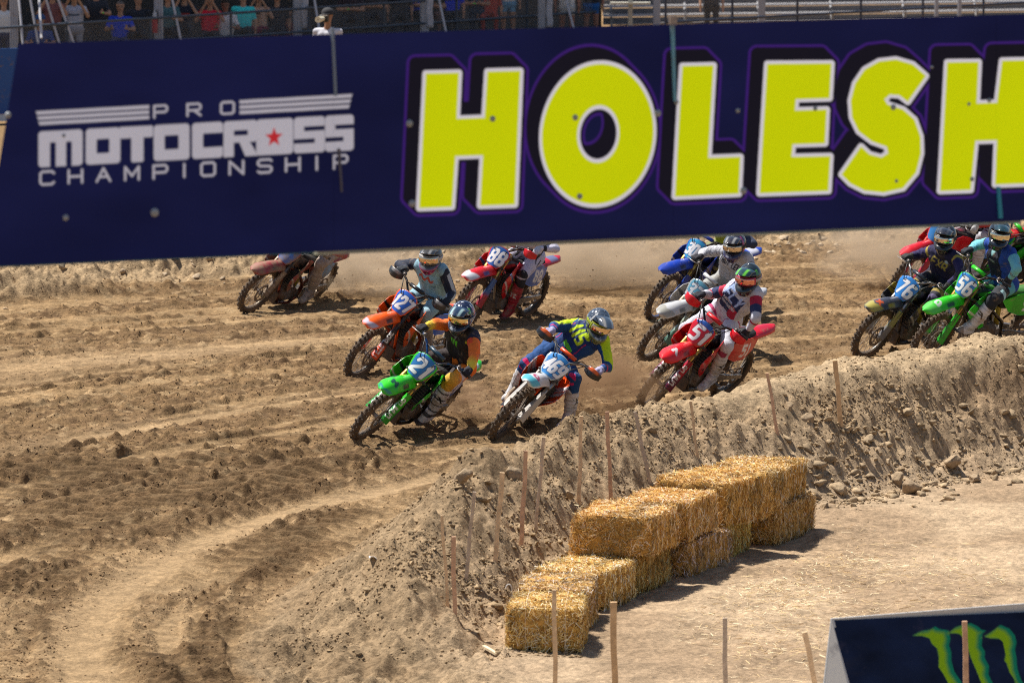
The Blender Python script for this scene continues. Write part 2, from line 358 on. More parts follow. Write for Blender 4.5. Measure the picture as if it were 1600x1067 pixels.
def axis_pts(lo, hi, fine, far_lo, far_hi):
    c = list(np.arange(lo, hi + 1e-6, fine)); s = fine; v = hi
    while v < far_hi: s = min(s * 1.35, 12); v += s; c.append(v)
    s = fine; v = lo
    while v > far_lo: s = min(s * 1.35, 12); v -= s; c.insert(0, v)
    return np.array(c)
gx = axis_pts(-7.4, 8.2, .0165, -260, 260); gy = np.concatenate([axis_pts(43.2, 60, .027, 5, 60), np.arange(60.03, 84.5, .038), axis_pts(84.6, 85, .1, 84.6, 420)[1:]])
gy = np.unique(np.round(gy, 5)); GX, GY = np.meshgrid(gx, gy, indexing='xy'); X, Y = GX.ravel(), GY.ravel()
Z, I = terrain(X, Y)
nx, ny = len(gx), len(gy); ii = (np.arange(ny - 1)[:, None] * nx + np.arange(nx - 1)[None, :]).ravel()
F = np.stack([ii, ii + 1, ii + nx + 1, ii + nx], 1)
# soil colour: moist and dry patches follow the wheel lines, the banks are dry spoil; ripple and streak darks are painted ridge shadows
c_brown, c_dark, c_pale, c_spoil, c_inf = (.255, .165, .088), (.17, .106, .056), (.44, .31, .19), (.325, .235, .15), (.47, .345, .225)
m1 = ss(-.5, .5, fbm(I['r'] * 1.9, I['a'] * .07, 101, 3) + .35 * vn(X * 3, Y * 2, 7))
C = np.tile(np.array(c_brown), (len(X), 1))
C = mixc(C, (.31, .208, .115), (1 - I['rough']) * .8 * I['track']); C = mixc(C, c_dark, I['rough'] * (.35 + .65 * (1 - m1)) * .8 * I['track']); C = mixc(C, (.125, .076, .040), ss(.3, .8, I['rip']) * .5 * I['track']); C = mixc(C, (.11, .066, .036), ss(.14, .3, vn(X * 9, Y * 13, 127)) * (.3 + .7 * I['rough']) * .75 * I['track'] * (1 - .8 * I['sm'])); C = mixc(C, (.42, .30, .18), ss(.2, .34, vn(X * 7, Y * 12, 128)) * .5 * I['track']); C = mixc(C, (.13, .078, .042), ss(.2, .55, vn(X * 9, Y * 11, 27) + .5 * vn(X * 2, Y * 1.5, 28)) * I['rough'] * .7 * I['track'])  # dark ripple crests and short streaks: small ridge shadows painted into the colour
C = mixc(C, c_pale, np.clip(I['sm'], 0, 1) * .6 * I['track'] * (.75 + .5 * vn(X * 1.5, Y * 1.1, 8)))
C = mixc(C, (.33, .23, .138), .5 * (1 - np.clip(I['rip'] * 1.5, 0, 1)) * ss(19.5, 15.0, I['r']) * ss(45, 20, I['a']) * I['track'])
C = mixc(C, (.125, .078, .042), ss(.35, .7, I['rip']) * .58 * I['track']); ln_ = vn((I['r'] - 1.5 * ss(24, 76, I['a']) * ss(26.5, 22, I['r'])) * 13, I['a'] * .13, 131) + .7 * vn(I['r'] * 6, I['a'] * .1, 132); C = C * (1 + .36 * ln_ * I['track'] * (1 - .5 * I['sm']))[:, None]; C = mixc(C, (.36, .25, .145), ss(.15, .0, I['rip']) * ss(45, 20, I['a']) * ss(21, 18, I['r']) * .45 * I['track'])  # ripple shading painted again: crests darkened as shadow, troughs lightened
C = mixc(C, c_spoil, np.clip(ss(.0, .18, I['p']) * 1.0, 0, 1)); C = mixc(C, (.40, .295, .19), np.clip(ss(.02, .2, I['pf']), 0, 1) * .85); C = mixc(C, (.24, .165, .10), ss(.0, .12, I['p']) * ss(-.1, .35, fbm(X * 1.6, Y * 1.3, 14, 4)) * .55)
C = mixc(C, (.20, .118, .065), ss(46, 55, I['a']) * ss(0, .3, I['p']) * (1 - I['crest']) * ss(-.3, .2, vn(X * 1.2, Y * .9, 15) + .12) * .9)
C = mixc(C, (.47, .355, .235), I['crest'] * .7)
C = mixc(C, c_inf, I['inf'] * 1.0); C = mixc(C, (.33, .23, .145), I['inf'] * .8 * ss(-.15, .4, fbm(X * .9, Y * .6, 17, 5)))
C *= (1 - np.array([0, .025, .10])[None] * (1 - .85 * I['inf'])[:, None])
g = 1 + .45 * vn(X * 25, Y * 19, 18) + .32 * fbm(X * 4, Y * 5, 19, 4); C = np.clip(C * g[:, None], .01, .9)
def soil_material():
    m = bpy.data.materials.new('soil'); m.use_nodes = True; t = m.node_tree; N = t.nodes; L = t.links; b = N['Principled BSDF']
    b.inputs['Roughness'].default_value = .95; b.inputs['Specular IOR Level'].default_value = .12
    a = N.new('ShaderNodeAttribute'); a.attribute_name = 'Col'; tc = N.new('ShaderNodeTexCoord')
    n1 = N.new('ShaderNodeTexNoise'); n1.inputs['Scale'].default_value = 30; n1.inputs['Detail'].default_value = 7; n1.inputs['Roughness'].default_value = .72
    mp = N.new('ShaderNodeMapping'); mp.inputs['Scale'].default_value = (1, 1.1, 1); L.new(tc.outputs['Object'], mp.inputs['Vector']); L.new(mp.outputs[0], n1.inputs['Vector'])
    mr = N.new('ShaderNodeMapRange'); mr.inputs['From Min'].default_value = .3; mr.inputs['From Max'].default_value = .7; mr.inputs['To Min'].default_value = .50; mr.inputs['To Max'].default_value = 1.40; L.new(n1.outputs['Fac'], mr.inputs['Value'])
    v = N.new('ShaderNodeVectorMath'); v.operation = 'SCALE'; L.new(a.outputs['Color'], v.inputs[0]); L.new(mr.outputs[0], v.inputs['Scale']); L.new(v.outputs[0], b.inputs['Base Color'])
    bp = N.new('ShaderNodeBump'); bp.inputs['Strength'].default_value = .9; bp.inputs['Distance'].default_value = .03; L.new(n1.outputs['Fac'], bp.inputs['Height']); L.new(bp.outputs[0], b.inputs['Normal'])
    return m
M_SOIL = soil_material()
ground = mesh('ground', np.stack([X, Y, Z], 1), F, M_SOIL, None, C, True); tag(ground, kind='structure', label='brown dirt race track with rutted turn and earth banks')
del X, Y, Z, GX, GY, C, F, I

# ---- loose clods
def ico():
    t = (1 + 5 ** .5) / 2; V = np.array([(-1, t, 0), (1, t, 0), (-1, -t, 0), (1, -t, 0), (0, -1, t), (0, 1, t), (0, -1, -t), (0, 1, -t), (t, 0, -1), (t, 0, 1), (-t, 0, -1), (-t, 0, 1)], float)
    V /= np.linalg.norm(V[0]); F = [(0, 11, 5), (0, 5, 1), (0, 1, 7), (0, 7, 10), (0, 10, 11), (1, 5, 9), (5, 11, 4), (11, 10, 2), (10, 7, 6), (7, 1, 8), (3, 9, 4), (3, 4, 2), (3, 2, 6), (3, 6, 8), (3, 8, 9), (4, 9, 5), (2, 4, 11), (6, 2, 10), (8, 6, 7), (9, 8, 1)]
    return V, F
def ico2(k=1):
    V, F = ico(); V = [tuple(v) for v in V]
    for _ in range(k):
        mid = {}; G = []
        def m(a, b):
            q = (min(a, b), max(a, b))
            if q not in mid:
                v = (np.array(V[a]) + np.array(V[b])); v /= np.linalg.norm(v); V.append(tuple(v)); mid[q] = len(V) - 1
            return mid[q]
        for a, b, c in F: x, y, z = m(a, b), m(b, c), m(c, a); G += [(a, x, z), (b, y, x), (c, z, y), (x, y, z)]
        F = G
    return np.array(V), np.array(F)
IV, IF = ico2(1); IV0, IF0 = ico(); IF0 = np.array(IF0)
def rock_shape(V, seed, amp=.28):
    if len(V) == 6: return V * np.random.default_rng(seed).uniform(.6, 1.25, (6, 1)) + np.random.default_rng(seed + 50).normal(0, .15, (6, 3))
    r = np.random.default_rng(seed); N = r.normal(size=(8, 3)); N /= np.linalg.norm(N, axis=1, keepdims=True); o = r.uniform(.38, .8, 8)
    P = V.copy()
    for n_, k in zip(N, o): d = P @ n_; P = P - np.where(d > k, d - k, 0)[:, None] * n_
    return P * (1 + amp * .6 * r.normal(size=(len(P), 1)))
def scatter(name, pts, sizes, cols, base, faces, mat_, flat=.75, shapes=8, **tagk):
    S = [rock_shape(base, 100 + k) for k in range(shapes)]; n = len(pts); k = RNG.integers(0, shapes, n); V = []
    ang = RNG.uniform(0, 6.28, (n, 3)); st = np.stack(S)[k]
    cz, sz = np.cos(ang[:, 0]), np.sin(ang[:, 0]); cx, sx = np.cos(ang[:, 1]), np.sin(ang[:, 1])
    P = st * (np.array([1, .8, .7])[None, None, :] * (1 + .25 * RNG.normal(size=(n, 1, 3))).clip(.5, 1.6))
    y = P[..., 1] * cx[:, None] - P[..., 2] * sx[:, None]; z = P[..., 1] * sx[:, None] + P[..., 2] * cx[:, None]; x = P[..., 0]
    x2 = x * cz[:, None] - y * sz[:, None]; y2 = x * sz[:, None] + y * cz[:, None]
    P = np.stack([x2, y2, z * flat], -1) * sizes[:, None, None] + pts[:, None, :]
    nv = base.shape[0]; Fq = (faces[None] + (np.arange(n) * nv)[:, None, None]).reshape(-1, 3)
    return tag(mesh(name, P.reshape(-1, 3), Fq, mat_, None, np.repeat(cols, nv, 0)), **tagk)
def soil_pts(n, f_xy, size_f):
    x, y = f_xy(n); z, I = terrain(x, y); s = size_f(n); return np.stack([x, y, z + s * .15], 1), s, I
def pol(r, a): return TCX - r * np.cos(np.radians(a)), TCY + r * np.sin(np.radians(a))
def cr(a): return np.interp(a, [-8, 0, 8, 22, 45, 56, 80], [14.35, 14.15, 14.0, 13.9, 14.15, 14.35, 14.6])
def f1(n):
    a = RNG.uniform(-6, 62, n); d = np.where(RNG.random(n) < .75, RNG.uniform(-1.45, -.05, n), RNG.uniform(-.1, 1.3, n) * RNG.uniform(.2, 1, n)); return pol(cr(a) + d, a)
P1, S1, I1 = soil_pts(13000, f1, lambda n: .009 + .028 * RNG.random(n) ** 4 + .045 * (RNG.random(n) > .994) * RNG.random(n))
f2 = lambda n: (lambda a: pol(cr(a) - 1.2 + .35 * RNG.normal(size=n), a))(56 - 22 * RNG.random(n) ** 1.4 + RNG.uniform(-3, 3, n))
P2, S2, _ = soil_pts(650, f2, lambda n: .014 + .075 * RNG.random(n) ** 5)
f3 = lambda n: (lambda a: pol(36.4 + 1.3 * RNG.normal(size=n), a))(RNG.uniform(25, 82, n))
P3, S3, _ = soil_pts(7000, f3, lambda n: .014 + .065 * RNG.random(n) ** 4)
OV = np.array([(1, 0, 0), (-1, 0, 0), (0, 1, 0), (0, -1, 0), (0, 0, 1), (0, 0, -1)], float); OF = np.array([(0, 2, 4), (2, 1, 4), (1, 3, 4), (3, 0, 4), (2, 0, 5), (1, 2, 5), (3, 1, 5), (0, 3, 5)])
def f4(n): y = 43.5 + 33 * RNG.random(n) ** 1.15; x = RNG.uniform(-1, 1, n) * (y * .092 + .3); return x, y
P4, S4, I4 = soil_pts(190000, f4, lambda n: .0045 + .0125 * RNG.random(n) ** 4)
k4 = (I4['track'] > .5) & (RNG.random(len(S4)) < (.05 + I4['rough'] * .95) * (1 - .9 * I4['sm'])); P4, S4, R4 = P4[k4], S4[k4], I4['rough'][k4]
def f5(n): a = RNG.uniform(-6, 62, n); d = RNG.uniform(-1.5, 1.0, n); return pol(cr(a) + d, a)
P5, S5, I5 = soil_pts(70000, f5, lambda n: .006 + .017 * RNG.random(n) ** 3)
k5 = RNG.random(len(S5)) < np.clip(.35 + 1.2 * fbm(P5[:, 0] * 1.6, P5[:, 1] * 1.3, 57, 3), .1, 1) * (1 - .6 * I5['crest']); P5, S5 = P5[k5], S5[k5]
def clodcol(n, c, v=.2): return np.clip(np.array(c)[None] * (1 + v * RNG.normal(size=(n, 1))), .03, .8)
k1 = RNG.random(len(S1)) > I1['crest'] * .9; k1 &= RNG.random(len(S1)) < np.clip(.45 + 1.5 * fbm(P1[:, 0] * 1.2, P1[:, 1] * 1.0, 55, 3), .08, 1); P1, S1 = P1[k1], S1[k1]
P = np.vstack([P1, P2, P3]); S = np.concatenate([S1, S2, S3]); Cc = np.vstack([clodcol(len(S1), (.34, .245, .145), .16), clodcol(len(S2), (.345, .255, .16), .16), clodcol(len(S3), (.43, .33, .225), .12)])
scatter('soil_clods', P, S, Cc, IV, IF, M_ROCK, kind='stuff', label='loose clods of dry earth on the banks')
scatter('track_clods', P4, S4, clodcol(len(S4), (.205, .13, .07), .22), OV, OF, M_ROCK, .9, 12, kind='stuff', label='small brown crumbs of earth over the track')
scatter('bank_crumbs', P5, S5, clodcol(len(S5), (.31, .22, .13), .22), OV, OF, M_ROCK, .9, 12, kind='stuff', label='small crumbs of grey brown earth on the bank')
V3, F3 = ico2(2)
ROCKS = [(1424, 762, 46, 'pale angular rock at the foot of the bank right of the bales'), (1132, 882, 24, 'round grey rock beside the lower row of bales'), (1285, 824, 19, 'small stone at the far right end of the bale row'),
 (724, 747, 38, 'brown boulder clod on the left shoulder of the bank'), (800, 737, 40, 'broad earth clod near the crest above the fourth stake'), (1402, 750, 34, 'rock just left of the pale angular rock'),
 (1488, 722, 34, 'flat pale rock in rubble at the right of the bank'), (1262, 655, 26, 'slab of earth left of the tallest stake'), (1290, 790, 22, 'rounded rock behind the end of the bale row'),
 (1232, 640, 22, 'chunk of earth left of the tallest stake beside the thin stake'), (1522, 748, 24, 'rounded rock in the rubble nearest the right edge'), (890, 772, 22, 'round brown clod left of the stake behind the top bale')]
for k, (px, py, wpx, lab) in enumerate(ROCKS):
    q = ray_ground(px, py + wpx * .2); s = wpx / (FPX / q[1]) / 2
    Pv = rock_shape(V3, 40 + k, .1) * np.array([s, s * .85, s * .75])
    o = mesh('rock', Pv, F3, M_ROCK, None, clodcol(len(Pv), (.345, .255, .165), .03)); o.location = (q[0], q[1], q[2] + s * .3); o.rotation_euler = (.2 * k, .3, k * 1.3)
    tag(o, lab, 'rock', 'rocks along the earth bank')

# ------------------------------------------------------------------ straw bales
def bale(name, corner, dirv, L, W, H, z0, label, seed, tilt=0.0, strings=False):
    rg = np.random.default_rng(seed); d = np.array([dirv[0], dirv[1]], float); d /= np.linalg.norm(d); rt = np.array([d[1], -d[0]])   # rt = right side
    c = np.array(corner) - rt * W / 2 + d * L / 2
    nxs, nys, nzs = int(L / .035), int(W / .035), int(H / .035)
    V = []; Fc = []
    def face(o, u, v, nu, nv):
        b0 = len(V)
        for i in range(nu + 1):
            for j in range(nv + 1): V.append(o + u * i / nu + v * j / nv)
        for i in range(nu):
            for j in range(nv): a = b0 + i * (nv + 1) + j; Fc.append((a, a + nv + 1, a + nv + 2, a + 1))
    l, w_, h = L / 2, W / 2, H
    A = np.array
    face(A([-l, -w_, h]), A([L, 0, 0.]), A([0, W, 0.]), nxs, nys); face(A([-l, w_, 0]), A([L, 0, 0.]), A([0, -W, 0.]), nxs, nys)
    face(A([-l, -w_, 0]), A([L, 0, 0.]), A([0, 0, h]), nxs, nzs); face(A([l, w_, 0]), A([-L, 0, 0.]), A([0, 0, h]), nxs, nzs)
    face(A([l, -w_, 0]), A([0, W, 0.]), A([0, 0, h]), nys, nzs); face(A([-l, w_, 0]), A([0, -W, 0.]), A([0, 0, h]), nys, nzs)
    V = np.array(V, float)
    q = np.abs(V / np.array([l, w_, h / 2]) - np.array([0, 0, 1])); # rounding
    ctr = np.array([0, 0, h / 2]); k = (np.clip((q - .8) / .2, 0, 1) ** 2); e = 1 - .06 * (k.sum(1) - k.max(1)); V = ctr + (V - ctr) * e[:, None]
    # flakes: bulging slabs along the length
    fl = .028 * np.sin(V[:, 0] * 2 * np.pi / .13 + seed) ; sag = .060 * fbm(V[:, 0] * 3 + seed, V[:, 1] * 3 + V[:, 2] * 2, seed, 2)
    dirn = (V - ctr) / (np.linalg.norm(V - ctr, axis=1, keepdims=True)); V = V + dirn * (fl * .6 + sag + .010 * rg.normal(size=len(V)))[:, None]
    base_c = np.array((.50, .27, .06)); n = len(V)
    Cb = np.tile(base_c, (n, 1)) * (.75 + .45 * rg.random((n, 1))) * (1 + .35 * np.sin(V[:, :1] * 2 * np.pi / .13 + seed) * .5)
    Fc = np.array(Fc)
    # straws lying over the surface
    ns = int(11500 * L * (W + H)); per = np.array([L * W, L * W * .15, L * H, L * H, W * H, W * H]); per /= per.sum(); fi = rg.choice(6, ns, p=per)
    u, v = rg.random(ns), rg.random(ns); O = np.zeros((ns, 3)); T1 = np.zeros((ns, 3)); T2 = np.zeros((ns, 3)); NN = np.zeros((ns, 3))
    specs = [((-l, -w_, h), (L, 0, 0), (0, W, 0), (0, 0, 1)), ((-l, -w_, 0), (L, 0, 0), (0, W, 0), (0, 0, -1)), ((-l, -w_, 0), (L, 0, 0), (0, 0, h), (0, -1, 0)), ((-l, w_, 0), (L, 0, 0), (0, 0, h), (0, 1, 0)), ((l, -w_, 0), (0, W, 0), (0, 0, h), (1, 0, 0)), ((-l, -w_, 0), (0, W, 0), (0, 0, h), (-1, 0, 0))]
    for k_, (o_, a_, b_, n_) in enumerate(specs):
        m = fi == k_; O[m] = np.array(o_) + u[m, None] * np.array(a_) + v[m, None] * np.array(b_); a_ = np.array(a_, float); b_ = np.array(b_, float)
        T1[m] = a_ / np.linalg.norm(a_); T2[m] = b_ / np.linalg.norm(b_); NN[m] = n_
    ang = rg.uniform(0, np.pi, ns); side = (fi == 2) | (fi == 3); ang = np.where(side, np.pi / 2 + rg.normal(0, .55, ns), ang)
    D = T1 * np.cos(ang)[:, None] + T2 * np.sin(ang)[:, None] + NN * (rg.normal(0, .2, ns))[:, None]; D /= np.linalg.norm(D, axis=1, keepdims=True)
    edge = np.minimum(np.minimum(u, 1 - u), np.minimum(v, 1 - v)) < .06; D[edge] += NN[edge] * rg.uniform(-.2, .6, (edge.sum(), 1))
    Ls = rg.uniform(.025, .09, ns) * np.where(edge, .8, 1); Ws = rg.uniform(.0011, .0026, ns)
    Sd = np.cross(D, NN + .6 * rg.normal(size=(ns, 3))); Sd /= np.linalg.norm(Sd, axis=1, keepdims=True)
    O = O + NN * (rg.uniform(-.003, .018, ns) + .010 * np.sin(O[:, 0] * 2 * np.pi / .13 + seed))[:, None]
    sgO = .060 * fbm(O[:, 0] * 3 + seed, O[:, 1] * 3 + O[:, 2] * 2, seed, 2); dO = O - ctr; O = O + dO / np.linalg.norm(dO, axis=1, keepdims=True) * sgO[:, None]
    a = O - D * Ls[:, None] / 2; b = O + D * Ls[:, None] / 2
    SV = np.stack([a - Sd * Ws[:, None], a + Sd * Ws[:, None], b + Sd * Ws[:, None], b - Sd * Ws[:, None]], 1).reshape(-1, 3)
    SF = np.arange(ns * 4).reshape(-1, 4)
    pal = np.array([(.82, .55, .17), (.90, .68, .29), (.64, .36, .07), (.96, .85, .60), (.36, .17, .03), (.74, .46, .11)]); sc = pal[rg.integers(0, 6, ns)] * rg.uniform(.8, 1.1, (ns, 1)) * (.88 + .2 * rg.random()) * np.array([1, 1 + .05 * rg.normal(), 1 + .25 * rg.normal()]).clip(.7, 1.5)[None]; wt_ = (vn(O[:, 0] * 6 + seed, O[:, 1] * 6 + O[:, 2] * 5, seed) > .22); sc[wt_] *= .62
    Vall = np.vstack([V, SV]); Fa = np.vstack([Fc, SF + n]); Call = np.vstack([Cb, np.repeat(sc, 4, 0)])
    z_ang = math.atan2(d[1], d[0])
    o = mesh(name, Vall, Fa, M_STRAW, None, Call); o.location = (c[0], c[1], z0); o.rotation_euler = (tilt, 0, z_ang)
    tag(o, label, 'straw bale', 'straw bales stacked along the foot of the bank')
    if strings:
        mb = MB()
        for yy in (-W * .28, 0, W * .28): mb.tube([(-l - .012, yy, .02), (-l - .018, yy, h + .004), (-l * .3, yy, h + .022), (l * .5, yy, h + .02), (l, yy, h + .01)], .0035, (.75, .6, .42), 5)
        mb.build('twine', M_PLAIN, o)
    return o
u2 = (.4, .917)
BL = [((.556, 45.38), (.04, 1), .98, .575, .345, 0, 'lowest bale at the near left end, standing alone in front of the row', 1, 0, True),
      ((.64, 46.42), (.10, 1), 1.0, .58, .34, 0, 'ground level bale with bare top behind the near end bale', 2, .02, False),
      ((.76, 47.5), (.30, .95), .98, .60, .33, 0, 'ground level bale whose far end lies under the first raised bale', 3, 0, False),
      ((1.10, 48.5), u2, 1.0, .56, .33, 0, 'lower row bale directly under the front raised bale', 4, 0, False),
      ((1.50, 49.43), u2, .95, .62, .33, 0, 'lower row bale behind the round grey rock', 5, .03, False),
      ((1.96, 50.42), u2, .92, .55, .33, 0, 'lower row bale next to the dark gap, second from the far end', 6, 0, False),
      ((2.38, 51.36), u2, 1.0, .6, .33, 0, 'lowest bale at the far right end of the row', 7, 0, False),
      ((1.20, 48.30), (.28, .95), .92, .70, .33, .345, 'front raised bale with its end overhanging the lower bales', 8, 0, False),
      ((1.50, 49.22), u2, 1.0, .64, .32, .345, 'second raised bale from the near end', 9, -.02, False),
      ((1.92, 50.2), (.42, .9), .98, .68, .335, .345, 'third raised bale with a humped top', 10, .03, False),
      ((2.36, 51.2), u2, 1.12, .70, .335, .345, 'raised bale at the far right end of the stack', 11, 0, False),
      ((1.62, 50.35), (.5, .87), .9, .42, .36, .37, 'bale leaning behind the raised row against the bank', 12, .05, False),
      ((2.0, 51.45), (.35, .94), .95, .5, .355, .36, 'back bale at the far end touching the bank', 13, 0, False)]
for k, b in enumerate(BL[:11]):
    b = list(b); dv = np.array(b[1], float); dv /= np.linalg.norm(dv); yw = (0, .05, -.06, .06, -.08, .10, -.04, 0, .07, -.10, .08)[k]; b[1] = (dv[0] * math.cos(yw) - dv[1] * math.sin(yw), dv[0] * math.sin(yw) + dv[1] * math.cos(yw)); b[2] -= (.05, .10, .10, .12, .10, .14, .08, .08, .10, .10, .07)[k]
    b[4] += (0, 0, -.01, .01, -.02, .0, .01, .0, .01, .045, -.005)[k]; sh = (0, 0, .0, -.03, .03, -.05, .01, 0, .03, -.03, .02)[k]; b[0] = (b[0][0] + sh, b[0][1]); bale('straw_bale', *b)
# straw litter
n = 6500; t = RNG.random(n); bx = .3 + t * 2.6; by = 45.2 + t * 7.2
off = np.abs(RNG.normal(0, .9, n)) ** 1.3; x = bx + .6 * RNG.random(n) + off * .93; y = by - off * .32 + RNG.normal(0, .4, n) - .5
x2 = RNG.uniform(-1.2, 6.5, n // 5); y2 = RNG.uniform(42.5, 51, n // 5); x = np.concatenate([x, x2]); y = np.concatenate([y, y2])
cl = vn(x * .9, y * .7, 5) + .4 * vn(x * 2.5, y * 2, 6); k = cl > RNG.uniform(-.15, .45, len(x)); x, y = x[k], y[k]; z, _ = terrain(x, y); n = len(x)
a = RNG.uniform(0, np.pi, n); L_ = RNG.uniform(.015, .055, n); W_ = RNG.uniform(.0009, .0022, n); D = np.stack([np.cos(a), np.sin(a), RNG.normal(0, .15, n)], 1); Sd = np.stack([-np.sin(a), np.cos(a), RNG.normal(0, .6, n)], 1)
O = np.stack([x, y, z + .006], 1); V = np.stack([O - D * L_[:, None] - Sd * W_[:, None], O - D * L_[:, None] + Sd * W_[:, None], O + D * L_[:, None] + Sd * W_[:, None], O + D * L_[:, None] - Sd * W_[:, None]], 1).reshape(-1, 3)
pal = np.array([(.74, .55, .28), (.85, .70, .45), (.62, .42, .2)]); c = pal[RNG.integers(0, 3, n)]
tag(mesh('straw_litter', V, np.arange(n * 4).reshape(-1, 4), M_STRAW, None, np.repeat(c, 4, 0)), kind='stuff', label='loose straw strewn over the pale infield')

# ------------------------------------------------------------------ stakes
STK = [((690, 805), (700, 945), 'thin greyish stake, leftmost on the bank'), ((708, 838), (711, 988), 'slim straight stake low on the bank, second from left'), ((741, 768), (729, 898), 'leaning stake, third from left on the bank'),
 ((785, 738), (774, 873), 'light brown stake, fourth from left on the bank'), ((822, 704), (815, 835), 'reddish stake, fifth from left on the bank'), ((850, 683), (838, 815), 'stake leaning right, sixth from left on the bank'),
 ((908, 650), (905, 778), 'upright stake just above the front raised bale'), ((948, 643), (954, 760), 'reddish stake right below the blue rider'), ((992, 643), (1014, 755), 'tilted stake above the middle of the bale row'),
 ((1079, 627), (1091, 725), 'thin stake near the crest above the humped bale'), ((1199, 583), (1217, 690), 'grey stake second from the right on the bank'), ((1305, 563), (1314, 668), 'thick stake at the crest, rightmost on the bank'),
 ((866, 921), (868, 1118), 'foreground stake in front of the lowest bale'), ((958, 940), (962, 1140), 'thick foreground stake right of the lowest bale'), ((1132, 965), (1135, 1130), 'foreground stake in the middle of the pale infield'),
 ((1257, 987), (1287, 1130), 'leaning foreground stake left of the navy sign'), ((1508, 970), (1510, 1250), 'foreground stake in front of the navy sign')]
for k, (t_, b_, lab) in enumerate(STK):
    q = ray_ground(*b_) if k < 12 else at_z(*b_); top = at_y(t_[0], t_[1], q[1]); wd = (.026, .036, .03, .04, .038, .03, .034, .036, .034, .026, .03, .045, .034, .048, .034, .04, .036)[k]
    d = (top - q); Ln = np.linalg.norm(d); d /= Ln; s_ = np.cross(d, [0, 1, 0]); s_ /= np.linalg.norm(s_); f_ = np.cross(s_, d); mb = MB(); Rm = np.stack([s_, f_, d], 1)
    col = [(.74, .52, .31), (.62, .38, .24), (.55, .43, .32)][k % 3]; col = (.62, .40, .21) if k in (11, 13) else col
    nseg = 7; secs = []
    for j in range(nseg):
        tt = -.12 + (Ln + .12) * j / (nseg - 1); ww = wd * (1 + .05 * math.sin(k * 3 + j)); o_ = s_ * .004 * math.sin(j * 1.7 + k)
        secs.append([d * tt + o_ + s_ * sx * ww / 2 + f_ * sy * ww * .35 for sx, sy in ((-1, -1), (-.8, -1.15), (.8, -1.15), (1, -1), (1, 1), (-1, 1))])
    mb.loft(secs, col); mb.V[0] = mb.V[0]
    o = mb.build('wooden_stake', M_WOOD); o.location = q; tag(o, lab, 'stake', 'wooden stakes hammered in beside the track')
# ------------------------------------------------------------------ litter
q = ray_ground(586, 884); mb = MB(); mb.sheet(lambda u, v: np.stack([(u - .5) * .10, (v - .5) * .16, .02 + .02 * np.sin(u * 5) * np.cos(v * 4)], 1), 8, 8, .003, lambda u, v: np.tile((.8, .8, .8), (len(u), 1)))
o = mb.build('paper_scrap', M_PLAIN, None, True); o.location = q + np.array([0, 0, .03]); tag(o, 'white crumpled paper scrap on the left end of the bank', 'litter')
q = ray_ground(795, 937); mb = MB(); mb.tube([(.03 * math.cos(t), 0, .06 + .07 * math.sin(t)) for t in np.linspace(2.6, 0.2 - 2.4, 12)], .005, (.75, .75, .75)); o = mb.build('cable_loop', M_PLAIN); o.location = q; tag(o, 'short white loop of cable poking from the bank beside the bales', 'cable')
q = ray_ground(766, 1020); mb = MB(); mb.box((0, 0, .02), (.03, .26, .02), (.72, .58, .38)); o = mb.build('wood_splinter', M_WOOD); o.location = q; o.rotation_euler = (.1, 0, R(25)); tag(o, 'pale splinter of wood on the ground left of the lowest bale', 'splinter')

# ------------------------------------------------------------------ overhead board (its face turned a little away to the right)
BD = np.array([.893, .449]); BO = np.array([0, 31.7])
def on_plane(px, py, o2, d2):
    """points of the vertical plane through o2 along d2 seen at px,py (arrays)"""
    a = (px - 800) / FPX; b = (533.5 - py) / FPX; dx, dy, dz = a, cp_ + b * sp_, -sp_ + b * cp_
    n = np.array([-d2[1], d2[0]]); t = (o2 @ n) / (dx * n[0] + dy * n[1])
    return np.stack([dx * t, dy * t, CAM_H + dz * t], -1)
def board(name, x0, x1, ytop, ybot, o2, d2, step, colf, m, parent, thick=.03, xl=None, sheet=False):
    nx_ = max(2, int((x1 - x0) / step)); yt0, yb0 = ytop(x0), ybot(x0); ny_ = max(2, int((yb0 - yt0) / step))
    u, v = np.meshgrid(np.linspace(0, 1, nx_), np.linspace(0, 1, ny_), indexing='ij'); u, v = u.ravel(), v.ravel()
    L0 = x0 if xl is None else xl[0] + (xl[1] - xl[0]) * v
    px = L0 + (x1 + (0) - L0) * u; py = ytop(px) * (1 - v) + ybot(px) * v
    P = on_plane(px, py, o2, d2); C = colf(px, py); back = np.array([-d2[1], d2[0], 0]); 
    n = nx_ * ny_; ii = (np.arange(nx_ - 1)[:, None] * ny_ + np.arange(ny_ - 1)[None, :]).ravel(); F = np.stack([ii, ii + 1, ii + ny_ + 1, ii + ny_], 1)
    if sheet:
        yy = P[:, 2]; P = P + back[None] * (.012 * vn(P[:, 0] * 1.3, P[:, 2] * .9, 3) + .006 * vn(P[:, 0] * 5, P[:, 2] * 2, 4))[:, None]; return mesh(name, P, F, m, parent, C, True)
    # backing sheet with edges
    cor = [0, ny_ - 1, n - 1, n - ny_]; B = P[cor] + back * thick; V = np.vstack([P, P[cor], B]); q = n
    F2 = np.array([(q + 4, q + 7, q + 6, q + 5), (q, q + 4, q + 5, q + 1), (q + 1, q + 5, q + 6, q + 2), (q + 2, q + 6, q + 7, q + 3), (q + 3, q + 7, q + 4, q)])
    C = np.vstack([C, np.tile(C[0], (8, 1))])
    return mesh(name, V, np.vstack([F, F2]), m, parent, C)
z2 = lambda P: [(600 + a / 2.668, b / 2.668) for a, b in P]
z3 = lambda P: [(1100 + a / 2.668, b / 2.668) for a, b in P]
